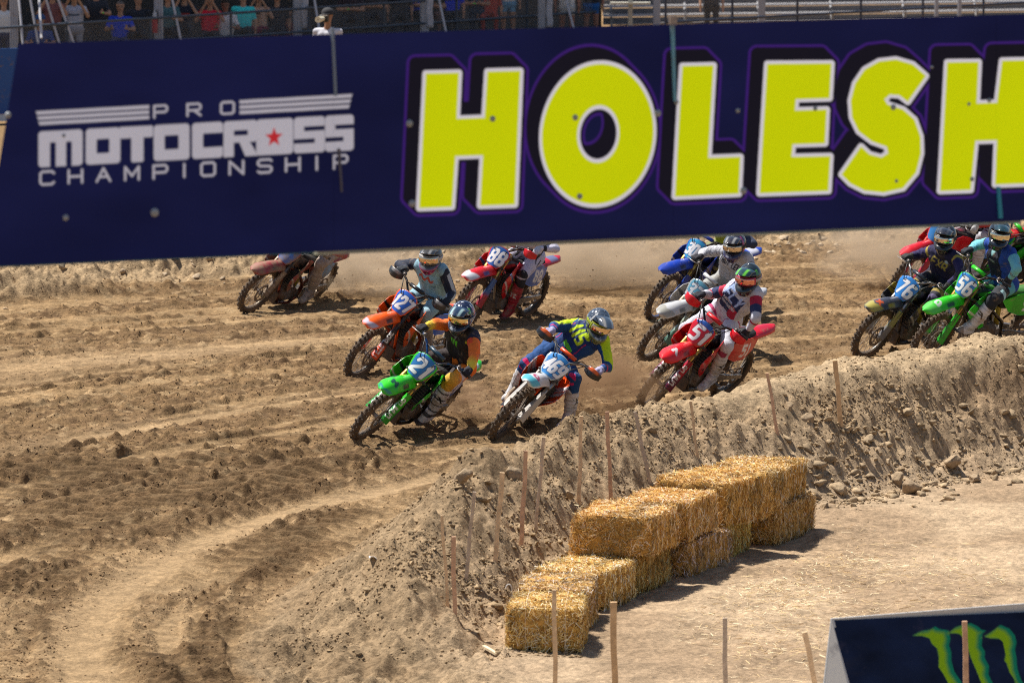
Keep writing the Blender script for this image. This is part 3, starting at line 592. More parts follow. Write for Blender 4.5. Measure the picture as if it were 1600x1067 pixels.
LET = [z2([(175, 308), (312, 305), (303, 497), (420, 493), (432, 300), (568, 297), (546, 853), (402, 858), (413, 648), (298, 652), (284, 863), (148, 868)]),
       z2([(1245, 277), (1374, 274), (1352, 660), (1485, 655), (1478, 808), (1213, 820)]),
       z3([(263, 268), (530, 266), (522, 410), (382, 414), (378, 462), (510, 458), (503, 598), (368, 602), (363, 655), (525, 652), (517, 796), (230, 806)]),
       z3([(925, 318), (850, 425), (815, 398), (775, 395), (752, 415), (765, 437), (830, 458), (878, 500), (903, 570), (905, 640), (885, 720), (830, 785), (750, 803), (670, 795), (610, 765), (573, 728), (655, 612), (690, 645), (740, 658), (768, 640), (762, 612), (700, 590), (645, 548), (617, 490), (612, 420), (630, 350), (670, 292), (730, 258), (800, 250), (870, 270)]),
       z3([(1015, 262), (1145, 260), (1137, 433), (1222, 430), (1243, 255), (1390, 252), (1368, 765), (1215, 770), (1222, 585), (1132, 588), (1112, 792), (985, 797)]),
       [(1960, 88), (2180, 84), (2176, 140), (2092, 142), (2080, 285), (2030, 287), (2040, 143), (1956, 146)]]
OS = [((600 + 892 / 2.668), 560 / 2.668, 87, 109, (600 + 895 / 2.668), 560 / 2.668, 33, 45), (1735, 190, 84, 106, 1737, 190, 32, 44)]
def ell(x, y, cx, cy, rx, ry):
    x = x + .045 * (y - cy); k = np.hypot((x - cx) / rx, (y - cy) / ry); return (k - 1) * (rx + ry) / 2 * .97
def let_d(x, y):
    d = np.full(x.shape, 1e3)
    for P in LET: d = np.minimum(d, polyd(x, y, P))
    for a in OS: d = np.minimum(d, np.maximum(ell(x, y, *a[:4]), -ell(x, y, *a[4:])))
    return d
NAVY, YEL, WHT = (.0085, .0105, .056), (.68, .80, .002), (.78, .78, .9)
def banner_col(x, y):
    C = np.tile(np.array(NAVY), (len(x), 1)); C = C * (1 + .35 * fbm(x * .006, y * .012, 5, 3))[:, None]
    m = x > 560; e = 1.6
    if m.any():
        xx, yy = x[m], y[m]; d = let_d(xx, yy); sh = d.copy()
        for k in (4, 8, 12, 16): sh = np.minimum(sh, let_d(xx + k * 1.0, yy + k * 1.02))
        c = C[m]; c = mixc(c, (.055, .016, .22), soft(sh - 13.5, e) ); c = mixc(c, (.010, .009, .018), soft(sh - 9.8, e)); c = mixc(c, WHT, soft(d - 5.2, e)); c = mixc(c, YEL, soft(d, e)); C[m] = c
    m = x < 566
    if m.any():
        # logo block: u along the slanted baseline, v upwards
        xx, yy = x[m], y[m]; s = -.0545; c = C[m]
        base = 262 + s * (xx - 60); v = base - yy; u = xx + .0 * v            # v=0 at the foot of the big word
        d = np.full(xx.shape, 1e3)
        W0, G, T, Hh = 57.0, 4.0, 17.0, 56.0; x0 = 61
        def rbox(a0, a1, b0, b1, r=6):
            cx, cy, hx, hy = (a0 + a1) / 2, (b0 + b1) / 2, (a1 - a0) / 2 - r, (b1 - b0) / 2 - r
            qx, qy = np.abs(u - cx) - hx, np.abs(v - cy) - hy; return np.hypot(np.maximum(qx, 0), np.maximum(qy, 0)) + np.minimum(np.maximum(qx, qy), 0) - r
        def cut(d_, *b): return np.maximum(d_, -rbox(*b))
        slots = [(60, 129), (134, 188), (186, 239), (240, 296), (300, 348), (349, 402), (400, 458), (459, 508), (508, 553)]
        for ch, (a0, a1) in zip('MOTOCROSS', slots):
            if ch == 'M': q = rbox(a0, a1, 0, Hh); q = cut(q, a0 + 18, a0 + 27, -9, 38, 2); q = cut(q, a1 - 26, a1 - 17, -9, 38, 2)
            elif ch == 'O': q = rbox(a0, a1, 0, Hh); q = cut(q, a0 + 17, a1 - 17, 17, 39, 2) if a0 != 400 else q
            elif ch == 'T': q = np.minimum(rbox(a0, a1, 38, Hh, 3), rbox(a0 + 19, a1 - 15, 0, Hh, 3))
            elif ch == 'C': q = cut(rbox(a0, a1, 0, Hh), a0 + 17, a1 + 20, 17, 39, 2)
            elif ch == 'R': q = cut(rbox(a0, a1, 22, Hh), a0 + 16, a1 - 15, 33, 41, 2); q = np.minimum(q, rbox(a0, a0 + 16, 0, 40, 2)); q = np.minimum(q, polyd(u, v, [(a0 + 24, 24), (a0 + 40, 24), (a1 + 1, 0), (a1 - 19, 0)]))
            else: q = rbox(a0, a1, 0, Hh); q = cut(q, a0 + 16, a1 + 20, 34, 41, 1); q = cut(q, a0 - 20, a1 - 16, 15, 22, 1)
            d = np.minimum(d, q)
        for k in range(3):
            for a0, a1 in ((58, 233), (374, 549)):
                d = np.minimum(d, polyd(u, v, [(a0 + (2.0 * (2 - k) if a0 < 100 else 0), 66 + k * 8.2), (a1 - (0 if a0 < 100 else 2.0 * (2 - k)), 66 + k * 8.2), (a1 - (0 if a0 < 100 else 2.0 * (1 - k)), 71.5 + k * 8.2), (a0 + (2.0 * (1 - k) if a0 < 100 else 0), 71.5 + k * 8.2)]))
        d = np.minimum(d, text_d(u, v, 'PRO', 241, 68, 20, 18, 32) - 1.7)
        d = np.minimum(d, text_d(u, v, 'CHAMPIONSHIP', 63, -27, 21, 20, 23.2) - 1.7)
        c = mixc(c, (.52, .52, .62), soft(d, 1.8))
        st_ = polyd(u, v, [(428 + 14.5 * a, 27 + 16 * b) for a, b in STAR]); c = mixc(c, (.55, .03, .04), soft(st_, 1.5))
        C[m] = c
    return C
bt = lambda x: 68.5 - (x - 30) * .0292; bb = lambda x: 415.5 - x * .0441
bn = empty('banner', Matrix.Translation((*(on_plane(np.array([800.]), np.array([380.]), BO, BD)[0]),)), label='navy overhead board with huge yellow lettering spanning the track', cat='banner')
Pinv = bn.matrix_world.inverted()
for x0, x1, xl in ((28, 522, (29, -27)), (521.5, 1052, None), (1051.5, 1557, None), (1556.5, 2260, None)):
    o = board('panel', x0, x1, bt, bb, BO, BD, 1.35, banner_col, M_VINYL, bn, .03, xl, True); o.matrix_parent_inverse = Pinv
NB = np.array([BD[1], -BD[0], 0.0])      # towards the camera side
def bplane_strip(P4, col, name, lift=.004, th=.012):
    q = on_plane(np.array([p[0] for p in P4], float), np.array([p[1] for p in P4], float), BO, BD) + NB * (lift + th); V = np.vstack([q, q - NB * th])
    o = mesh(name, V, [(0, 3, 2, 1), (4, 5, 6, 7), (0, 1, 5, 4), (1, 2, 6, 5), (2, 3, 7, 6), (3, 0, 4, 7)], M_PLAIN, bn, np.tile(col, (8, 1))); o.matrix_parent_inverse = Pinv
bplane_strip([(516, 44), (520, 44), (525, 150), (521, 150)], (.22, .27, .34), 'seam_strip')
bplane_strip([(526, 232), (530, 232), (534, 300), (531, 300)], (.10, .09, .12), 'seam_strip')
bplane_strip([(1046, 40), (1052, 40), (1055, 158), (1051, 158)], (.16, .40, .50), 'seam_strip')
bplane_strip([(1044, 26), (1056, 26), (1056, 39), (1045, 39)], (.45, .36, .30), 'seam_strip')
bplane_strip([(1556, 292), (1561, 292), (1565, 341), (1559, 341)], (.02, .30, .42), 'seam_strip')
# fixings
for px, py, r_ in ((102, 340, 5), (241, 332, 7), (639, 193, 6), (769, 186, 5), (898, 184, 5), (905, 307, 5), (643, 318, 6), (1027, 177, 6), (1056, 160, 4), (1161, 298, 6), (1152, 173, 4), (1273, 170, 4), (1395, 168, 5), (1400, 283, 3), (1513, 163, 3), (1518, 280, 4), (1545, 157, 4), (99, 212, 3), (12, 180, 5), (1455, 105, 3)):
    q = on_plane(np.array([px * 1.]), np.array([py * 1.]), BO, BD)[0] + NB * .004; rr = r_ / 285; mb = MB()
    mb.lathe([(rr, 0), (rr, -.004), (rr * .6, -.012), (0.001, -.014)], (0, 0, 0), 'y', (.36, .38, .40), 12)
    o = mb.build('fixing', M_PLAIN, bn, True); o.matrix_parent_inverse = Pinv; o.location = q; o.rotation_euler = (0, 0, math.atan2(BD[1], BD[0]))
# bottom timber rail behind the lower edge
for (xa, xb, dy, col) in ((500, 545, 6, (.42, .44, .36)), (545, 1100, 6, (.33, .36, .33)), (1100, 1600, 5, (.28, .38, .40)), (-10, 495, 3, (.03, .16, .26))):
    q = on_plane(np.array([xa, xb, xb, xa], float), np.array([bb(xa) - 3, bb(xb) - 3, bb(xb) + dy, bb(xa) + dy], float), BO, BD) - NB * .034; V = np.vstack([q, q - NB * .06])
    o = mesh('rail', V, [(0, 3, 2, 1), (4, 5, 6, 7), (0, 1, 5, 4), (1, 2, 6, 5), (2, 3, 7, 6), (3, 0, 4, 7)], M_PLAIN, bn, np.tile(col, (8, 1))); o.matrix_parent_inverse = Pinv

# ------------------------------------------------------------------ tent shaped sign in the foreground
SO = at_z(1300, 968, 1.16)[:2]; SDv = np.array([.90, .436]); 
S_CLAW = [[(705, 255), (790, 215), (850, 210), (890, 185), (920, 205), (990, 215), (995, 270), (985, 300), (975, 320), (985, 380), (975, 440), (985, 520), (1030, 600), (1015, 680), (1000, 800), (960, 720), (940, 640), (900, 540), (872, 490), (885, 410), (880, 350), (845, 315), (835, 275), (780, 258)],
          [(985, 235), (1050, 190), (1110, 172), (1170, 160), (1220, 185), (1245, 210), (1275, 215), (1245, 240), (1235, 290), (1225, 330), (1245, 370), (1235, 420), (1260, 480), (1245, 540), (1280, 640), (1300, 860), (1250, 760), (1190, 640), (1160, 520), (1130, 420), (1120, 345), (1100, 335), (1100, 280), (1070, 240)],
          [(1255, 260), (1310, 230), (1350, 205), (1395, 172), (1460, 200), (1495, 250), (1500, 300), (1480, 350), (1480, 420), (1475, 500), (1490, 580), (1520, 640), (1560, 800), (1500, 730), (1450, 640), (1440, 580), (1410, 520), (1400, 460), (1385, 440), (1400, 400), (1395, 300), (1370, 275), (1310, 275)]]
S_CLAW = [[(1280 + a / 5, 940 + b / 5) for a, b in P] for P in S_CLAW]
def sign_col(x, y):
    C = np.tile(np.array((.008, .016, .052)), (len(x), 1)); C = C * (1 + .8 * fbm(x * .02, y * .03, 9, 4))[:, None].clip(.4, 2.2)
    C = mixc(C, (.035, .035, .05), .5 * ss(.2, .6, fbm(x * .012, y * .03, 29, 3)))
    d = np.full(x.shape, 1e3)
    for P in S_CLAW: d = np.minimum(d, polyd(x, y, P))
    d2 = np.full(x.shape, 1e3)
    for P in S_CLAW: d2 = np.minimum(d2, polyd(x + 6, y - 2, P))
    C = mixc(C, (.008, .26, .15), soft(d, 1.2)); g = soft(d2 + 2, 7) * soft(d, 1.2); return mixc(C, (.30, .55, .01), g)
sg = empty('tent_sign', Matrix.Translation((SO[0], SO[1], 0)), label='navy tent shaped board with green claw emblem, bottom right', cat='sign'); Sinv = sg.matrix_world.inverted()
tp = lambda x: 969 - (x - 1300) * .0433; bp_ = lambda x: 1190 - (x - 1300) * .045
# sloping faces: build on the vertical plane then lean both faces out from the ridge
o = board('front_panel', 1300, 1780, tp, bp_, SO, SDv, 1.6, sign_col, M_SIGN, sg, .02, (1300, 1332)); o.matrix_parent_inverse = Sinv
nS = np.array([SDv[1], -SDv[0]])
me = o.data; co = np.zeros(len(me.vertices) * 3, np.float32); me.vertices.foreach_get('co', co); co = co.reshape(-1, 3); zt = co[:, 2].max(); k = (1.16 - co[:, 2]) * .30
co[:, 0] += nS[0] * k; co[:, 1] += nS[1] * k; me.vertices.foreach_set('co', co.ravel()); me.update()
Lr = 3.2; t0 = np.array([SO[0], SO[1]]); t1 = t0 + SDv * Lr; zr0, zr1 = 1.165, 1.165
e0 = t0 - SDv * .003
bk = [(e0[0], e0[1], 1.17), (t1[0], t1[1], 1.17), (t1[0] - nS[0] * .25, t1[1] - nS[1] * .25, 0), (e0[0] - nS[0] * .25, e0[1] - nS[1] * .25, 0)]
V = np.array(bk + [(a - nS[0] * .015, b - nS[1] * .015, c) for a, b, c in bk]); o = mesh('back_panel', V, [(0, 3, 2, 1), (4, 5, 6, 7), (0, 1, 5, 4), (1, 2, 6, 5), (2, 3, 7, 6), (3, 0, 4, 7)], M_SIGN, sg, np.tile((.55, .57, .6), (8, 1))); o.matrix_parent_inverse = Sinv
fo = on_plane(np.array([1328.]), np.array([1160.]), SO, SDv)[0]
tri = [(e0[0], e0[1], 1.162), (e0[0] + nS[0] * .33 + SDv[0] * .15, e0[1] + nS[1] * .33 + SDv[1] * .15, .02), (e0[0] - nS[0] * .22 - SDv[0] * .0, e0[1] - nS[1] * .22 - SDv[1] * .0, .02)]
V = np.array(tri + [(a + SDv[0] * .02, b + SDv[1] * .02, c) for a, b, c in tri]); o = mesh('end_panel', V, [(0, 1, 2), (3, 5, 4), (0, 3, 4, 1), (1, 4, 5, 2), (2, 5, 3, 0)], M_SIGN, sg, np.tile((.60, .62, .64), (6, 1))); o.matrix_parent_inverse = Sinv

# ------------------------------------------------------------------ spectators' side
def vox(V, F, size, smooth=2):
    me = bpy.data.meshes.new('tmp'); me.from_pydata(np.asarray(V).tolist(), [], F); o = bpy.data.objects.new('tmp', me); COL.objects.link(o)
    m = o.modifiers.new('r', 'REMESH'); m.mode = 'VOXEL'; m.voxel_size = size; m.adaptivity = 0
    dg = bpy.context.evaluated_depsgraph_get(); e = o.evaluated_get(dg); m2 = bpy.data.meshes.new_from_object(e)
    bpy.data.objects.remove(o); bpy.data.meshes.remove(me)
    n = len(m2.vertices); co = np.zeros(n * 3, np.float32); m2.vertices.foreach_get('co', co); co = co.reshape(-1, 3).astype(float)
    ed = np.zeros(len(m2.edges) * 2, np.int32); m2.edges.foreach_get('vertices', ed); ed = ed.reshape(-1, 2)
    deg = np.bincount(ed.ravel(), minlength=n)[:, None].clip(1)
    for _ in range(smooth):
        s = np.zeros_like(co); np.add.at(s, ed[:, 0], co[ed[:, 1]]); np.add.at(s, ed[:, 1], co[ed[:, 0]]); co = .45 * co + .55 * s / deg
    m2.vertices.foreach_set('co', co.astype(np.float32).ravel()); m2.update(); no = np.zeros(n * 3, np.float32); m2.vertex_normals.foreach_get('vector', no)
    return m2, co, no.reshape(-1, 3)
def finish(me, co, C, name, m, parent, smooth=True):
    me.vertices.foreach_set('co', co.astype(np.float32).ravel()); me.name = name
    at = me.color_attributes.new('Col', 'FLOAT_COLOR', 'POINT'); c4 = np.ones((len(co), 4), np.float32); c4[:, :3] = C; at.data.foreach_set('color', c4.ravel())
    me.polygons.foreach_set('use_smooth', np.ones(len(me.polygons), bool)); me.materials.clear(); me.materials.append(m); me.update()
    o = bpy.data.objects.new(name, me); COL.objects.link(o)
    if parent is not None: o.parent = parent
    return o
def caps(bones):
    """closed tapered capsules as one soup"""
    mb = MB()
    for a, b, ra, rb in bones:
        a, b = np.array(a, float), np.array(b, float); t = b - a; L = np.linalg.norm(t) + 1e-9; t /= L; pts, rr = [], []
        for k in (-90, -60, -30): pts.append(a + t * ra * math.sin(R(k)) * .999); rr.append(max(.0008, ra * math.cos(R(k))))
        pts.append(a); rr.append(ra); pts.append(b); rr.append(rb)
        for k in (30, 60, 90): pts.append(b + t * rb * math.sin(R(k)) * .999); rr.append(max(.0008, rb * math.cos(R(k))))
        mb.tube(pts, rr, n=14)
    return np.vstack(mb.V), mb.F
def region(co, bones):
    D = []; T = []
    for a, b, ra, rb in bones:
        a, b = np.array(a, float), np.array(b, float); ab = b - a; t = ((co - a) @ ab / (ab @ ab + 1e-12)).clip(0, 1)
        D.append(np.linalg.norm(co - a - t[:, None] * ab, axis=1) - (ra + (rb - ra) * t)); T.append(t)
    D = np.array(D); k = D.argmin(0); return k, np.array(T)[k, np.arange(len(co))]
SKIN = (.36, .19, .12)
def spectator(px, head_py, Y, top, bot, skin=SKIN, cap=None, arms='down', seated=None, hair=(.03, .02, .015), label='', shorts=False, yaw=0, bracelet=False, text=None):
    hd = at_y(px, head_py, Y); zh = hd[2]; seated = (zh < 1.52) if seated is None else seated
    pel = zh - .72; sw = .20
    N_ = np.array; hp = N_([0, 0, zh]); sl, sr = N_([sw, 0, zh - .27]), N_([-sw, 0, zh - .27]); pl, pr = N_([.09, 0, pel]), N_([-.09, 0, pel])
    f = -1.0   # facing the camera (-y)
    B = [(hp + [0, 0, .04], hp + [0, -.01, -.05], .095, .075), (hp + [0, 0, -.08], hp + [0, 0, -.2], .055, .06)]; tg = ['head', 'neck']
    for q in (-.08, .0, .08): B.append((N_([q, 0, zh - .34]), N_([q * .9, 0, pel + .12]), .125, .115)); tg.append('top')
    B.append((sl, sr, .07, .07)); tg.append('top'); B.append((pl, pr, .12, .12)); tg.append('bot')
    for s_, sh in ((1, sl), (-1, sr)):
        if arms == 'phone': el, ha = sh + [s_ * .10, -.16, -.16], hp + [s_ * .07, -.22, -.02]
        elif arms == 'rail': el, ha = sh + [s_ * .10, -.16, -.22], N_([s_ * .16, -.42, zh - .45])
        elif arms == 'cross': el, ha = sh + [s_ * .08, -.06, -.27], N_([-s_ * .06, -.2, zh - .52])
        else: el, ha = sh + [s_ * .07, .0, -.28], sh + [s_ * .07, -.12, -.5]
        B += [(sh, el, .055, .042), (el, ha, .038, .028), (ha, ha + (ha - el) / np.linalg.norm(ha - el) * .08, .032, .022)]; tg += ['sleeve', 'arm', 'hand']
        for q in (-.02, 0, .02): B.append((ha + [q, -.02, .04], ha + [q, -.05, .1], .011, .009)); tg.append('hand')
    for s_, hp_ in ((1, pl), (-1, pr)):
        if seated: kn, fo = hp_ + [s_ * .06, -.42, -.02], hp_ + [s_ * .06, -.45, -.45]
        else: kn, fo = hp_ + [s_ * .02, -.02, -.43], hp_ + [s_ * .03, .0, -.86]
        B += [(hp_, kn, .095, .062), (kn, fo, .058, .04), (fo + [0, .04, -.02], fo + [0, -.15, -.05], .045, .038)]; tg += ['thigh', 'shin', 'shoe']
    V, F = caps(B); me, co, no = vox(V, F, .017, 2); k, t = region(co, B)
    fold = fbm(co[:, 0] * 9, co[:, 2] * 7 + co[:, 1] * 5, 3, 2) * .012
    cmap = dict(head=skin, neck=skin, top=top, sleeve=top, arm=skin, hand=skin, bot=bot, thigh=bot, shin=skin if shorts else bot, shoe=(.2, .2, .2)); C = np.array([cmap[tg[i]] for i in k])
    cl = np.array([tg[i] in ('top', 'bot', 'sleeve', 'thigh') for i in k]); co = co + no * (fold * cl)[:, None]
    if shorts: C[(np.array([tg[i] == 'thigh' for i in k])) & (t > .42)] = skin
    C[(np.array([tg[i] == 'sleeve' for i in k])) & (t > .75)] = skin
    hm = np.array([tg[i] == 'head' for i in k]); rel = co - hp
    C[hm & ((rel[:, 2] > .055) | ((rel[:, 1] > .02) & (rel[:, 2] > -.04)))] = hair
    for ex in (-.032, .032): C[hm & (np.hypot(rel[:, 0] - ex, rel[:, 2] - .005) < .017) & (rel[:, 1] < 0)] = (.02, .015, .01)
    C[hm & (np.hypot(rel[:, 0] / 1.8, rel[:, 2] + .06) < .012) & (rel[:, 1] < 0)] = (.2, .07, .06)
    nose = hm & (np.hypot(rel[:, 0], rel[:, 2] + .022) < .02) & (rel[:, 1] < 0); co[nose] += [0, -.018, 0]
    if text is not None:
        m = np.array([tg[i] == 'top' for i in k]) & (no[:, 1] < -.2); 
        C[m & (np.abs(rel[:, 2] + .40) < .022) & (np.abs(rel[:, 0]) < .12)] = text
    M = Matrix.Translation((hd[0], Y, 0)) @ Matrix.Rotation(yaw, 4, 'Z')
    p = empty('person', M, label=label, cat='person', group='spectators along the rail')
    finish(me, co, C, 'body', M_CROWD, p)
    if cap is not None:
        mb = MB(); mb.lathe([(.108, .0), (.108, .05), (.08, .10), (.03, .122), (.001, .125)], hp + [0, .0, .03], 'z', cap, 18)
        mb.tube([hp + [-.06, -.08, .045], hp + [0, -.17, .04], hp + [.06, -.08, .045]], [.02, .03, .02], cap, 8, flat=.3); mb.build('cap', M_CROWD, p, True)
    if bracelet:
        i = tg.index('hand'); a = np.array(B[i][0]); mb = MB(); mb.lathe([(.04, -.012), (.04, .012), (.034, .012), (.034, -.012)], a, 'z', (.05, .8, .08), 14, True); mb.build('wristband', M_PLAIN, p)
    return p
YC = lambda px: 118.5 + (px - 0) * .016
D_ = (.012, .014, .02)
CROWD = [(6, 2, (.55, .55, .62), (.015, .02, .05), dict(label='man in white shirt standing at the far left post', arms='down')),
 (63, 33, (.012, .03, .11), D_, dict(label='child in blue cap low behind the rail', cap=(.03, .09, .25), arms='rail')),
 (82, -10, (.10, .04, .04), D_, dict(label='dark clad person with a green wristband filming', arms='phone', bracelet=True)),
 (116, -6, (.22, .23, .27), (.18, .18, .2), dict(label='person in pale grey top holding a phone up', arms='phone', skin=(.5, .28, .16), bracelet=True, text=(.05, .08, .12))),
 (150, -14, D_, D_, dict(label='person in black reaching forward with a green wristband', arms='rail', bracelet=True)),
 (188, 11, (.006, .03, .30), (.02, .03, .08), dict(label='man in bright blue shirt with short grey hair', hair=(.15, .13, .12), arms='rail')),
 (216, 0, D_, D_, dict(label='heavy man in black shirt with white print beside the extinguisher', arms='down', text=(.4, .45, .5))),
 (262, -4, (.03, .07, .08), D_, dict(label='person in dark teal just right of the extinguisher post', arms='rail')),
 (288, -6, (.010, .012, .02), D_, dict(label='man in black shirt with red print holding a phone', arms='phone', skin=(.5, .3, .2), bracelet=True, text=(.4, .06, .05))),
 (328, 2, (.34, .006, .02), D_, dict(label='woman in a red top, arms raised', arms='phone', hair=(.1, .05, .03))),
 (352, 9, (.55, .55, .68), D_, dict(label='man in white shirt looking left', arms='rail', skin=(.30, .15, .1))),
 (380, -4, (.02, .32, .34), D_, dict(label='person in turquoise shirt behind the rail', arms='down')),
 (401, 27, (.08, .008, .02), D_, dict(label='person with sunglasses in maroon sitting low', arms='cross')),
 (404, -3, (.3, .2, .15), D_, dict(label='pale armed person standing behind the turquoise shirt', arms='phone')),
 (433, -4, D_, D_, dict(label='tall man in black between the turquoise shirt and the thick post', arms='down')),
 (449, 22, (.08, .03, .03), D_, dict(label='small dark red figure sitting by the thick post', arms='rail')),
 (548, -22, (.02, .015, .02), D_, dict(label='person in black with folded forearms and green wristband', arms='cross', bracelet=True)),
 (585, -26, (.03, .03, .035), D_, dict(label='person in charcoal with clasped hands', arms='cross')),
 (625, -24, D_, D_, dict(label='man in black left of the pale post', arms='down')),
 (646, -28, (.01, .03, .24), D_, dict(label='person in blue top partly hidden by the pale post', arms='cross', bracelet=True)),
 (676, -26, (.02, .02, .02), (.10, .06, .05), dict(label='dark clad person right of the pale post', arms='cross')),
 (706, -28, (.004, .02, .42), D_, dict(label='person in vivid blue long shirt', arms='down', seated=False)),
 (745, -30, (.02, .025, .04), (.02, .03, .05), dict(label='person in black shirt and dark jeans', arms='cross', seated=False, bracelet=True)),
 (765, -24, (.2, .03, .02), (.2, .03, .02), dict(label='figure in rusty red behind the denim shorts', arms='down')),
 (794, -42, (.40, .38, .48), (.10, .22, .36), dict(label='woman in white top and light denim shorts', arms='down', shorts=True, seated=False)),
 (886, -36, (.5, .5, .55), (.33, .38, .42), dict(label='person in pale shorts left of the blue shorts', arms='down', shorts=True, seated=False, skin=(.32, .15, .1))),
 (924, -38, D_, (.01, .07, .22), dict(label='person in blue shorts at the end of the crowd', arms='down', shorts=True, seated=False, skin=(.32, .16, .11))),
 (1112, -36, D_, (.006, .007, .01), dict(label='lone person in black trousers by the bleachers', arms='down', seated=False))]
for px, hy, top, bot, kw in CROWD:
    top = tuple(min(.75, 2.3 * v) for v in top); bot = tuple(min(.6, 1.8 * v) for v in bot); kw.setdefault('skin', (.5, .28, .18)); spectator(px, hy, YC(px) + .6 + .5 * random.random(), top, bot, **kw)
# the photographer in front of the rail
ph = spectator(512, 26, 98, (.55, .55, .62), (.05, .05, .07), label='photographer in white top and black cap aiming a white lens', cap=(.03, .03, .035), arms='down', seated=False, hair=(.5, .47, .38), yaw=R(-14)); ph['group'] = 'track side helpers'
hz = at_y(512, 26, 98)[2]; mb = MB(); mb.lathe([(.035, .0), (.04, -.1), (.052, -.3), (.055, -.34), (.01, -.34)], (-.02, -.2, hz - .03), 'y', (.75, .68, .5), 16); mb.box((-.02, -.17, hz - .03), (.16, .09, .12), (.02, .02, .02), bev=.01)
o = mb.build('camera', M_PLAIN, None, False, ph.matrix_world.copy()); tag(o, 'long white lens camera held by the photographer above the board', 'camera')
q = at_y(512, 26, 98); zf = hz - 1.62; mb = MB(); mb.box((0, 0, zf), (.7, .5, .04), (.4, .4, .4))
for sx in (-.3, .3):
    for sy in (-.2, .2): mb.tube([(sx, sy, zf), (sx * 1.15, sy * 1.3, 0)], .02, (.4, .4, .42), 6)
o = mb.build('step_platform', M_PLAIN); o.location = (q[0], 98, 0); tag(o, 'metal step platform the photographer stands on behind the board', 'platform')
# shade canopy with its posts and guy ropes
cn = empty('shade_canopy', Matrix.Translation((-6, 121, 0)), label='dark shade canopy on white posts over the spectators', cat='canopy'); Ci = cn.matrix_world.inverted()
def cpart(mb, name, m=M_PLAIN, par=cn, inv=Ci): o = mb.build(name, m, par); o.matrix_parent_inverse = inv; return o
for px, wd in ((22, .17), (248, .19), (465, .19), (663, .19), (846, .17)):
    q = at_y(px, 60, YC(px) - .3); mb = MB(); x_, y_ = q[0], q[1]
    mb.box((x_, y_, 1.9), (wd, .12, 3.8), (.46, .47, .52), bev=.02)
    for k in (-.3, 0, .3): mb.box((x_ + wd * k, y_ - .063, 1.9), (wd * .08, .01, 3.8), (.25, .26, .30))
    cpart(mb, 'post')
for (xa, ya, xb, yb) in ((28, -20, 35, 62), (44, -20, 60, 70), (66, -20, 92, 66), (84, -20, 113, 62), (60, -20, 63, 30), (265, -20, 281, 56), (488, -20, 496, 30), (684, -10, 695, 42), (882, -10, 895, 40)):
    a = at_y(xa, ya, YC(xa) - .6); b = at_y(xb, yb, YC(xb) - 1.2); mb = MB(); b2 = b + (b - a) * .6; mb.tube([a - (b - a) * .6, b2], .028, (.5, .5, .54), 6); cpart(mb, 'guy_rope')
c0, c1 = at_y(-60, 60, YC(-60)), at_y(905, 60, YC(905))
def slab(mb, x0, y0, x1, y1, dyf, dyb, z, th, col): mb.add(np.array([(x0, y0 - dyf, z), (x1, y1 - dyf, z), (x1, y1 + dyb, z), (x0, y0 + dyb, z), (x0, y0 - dyf, z + th), (x1, y1 - dyf, z + th), (x1, y1 + dyb, z + th), (x0, y0 + dyb, z + th)]), [(3, 2, 1, 0), (4, 5, 6, 7), (0, 1, 5, 4), (1, 2, 6, 5), (2, 3, 7, 6), (3, 0, 4, 7)], col)
mb = MB(); slab(mb, c0[0] - 3, c0[1], c1[0] + .6, c1[1], 1.4, 7, 3.8, .08, (.6, .6, .64)); cpart(mb, 'roof', M_VINYL)
mb = MB(); slab(mb, c0[0] - 3, c0[1] + 5, c1[0] + .6, c1[1] + 5, 0, .1, 0, 3.78, (.02, .022, .03)); cpart(mb, 'back_drape')
# towels hanging on the posts
for px in (474, 669, 856): q = at_y(px + 3, 8, YC(px) - .5); mb = MB(); mb.sheet(lambda u, v: np.stack([(u - .5) * .13 + .01 * np.sin(v * 9), .02 * np.sin(u * 14), (v - .7) * .75], 1), 8, 10, .012, lambda u, v: np.tile((.55, .55, .6), (len(u), 1))); o = mb.build('towel', M_CROWD, None, True); o.location = q; tag(o, 'white towel hanging on the %s canopy post' % {474: 'thick', 669: 'middle', 856: 'right hand'}[px], 'towel', 'towels on the canopy posts')
q = at_y(242, 36, YC(248) - .5); mb = MB(); mb.lathe([(.055, -.22), (.06, -.2), (.06, .06), (.05, .1)], (0, 0, 0), 'z', (.42, .02, .03), 16); mb.lathe([(.052, .1), (.045, .2), (.02, .24), (.015, .3)], (0, 0, 0), 'z', (.5, .5, .52), 14); mb.tube([(0, 0, .28), (.06, 0, .22), (.075, -.02, .0)], .012, (.02, .02, .02)); o = mb.build('fire_extinguisher', M_PLAIN, None, True); o.location = q; tag(o, 'red fire extinguisher strapped to the left canopy post', 'extinguisher')
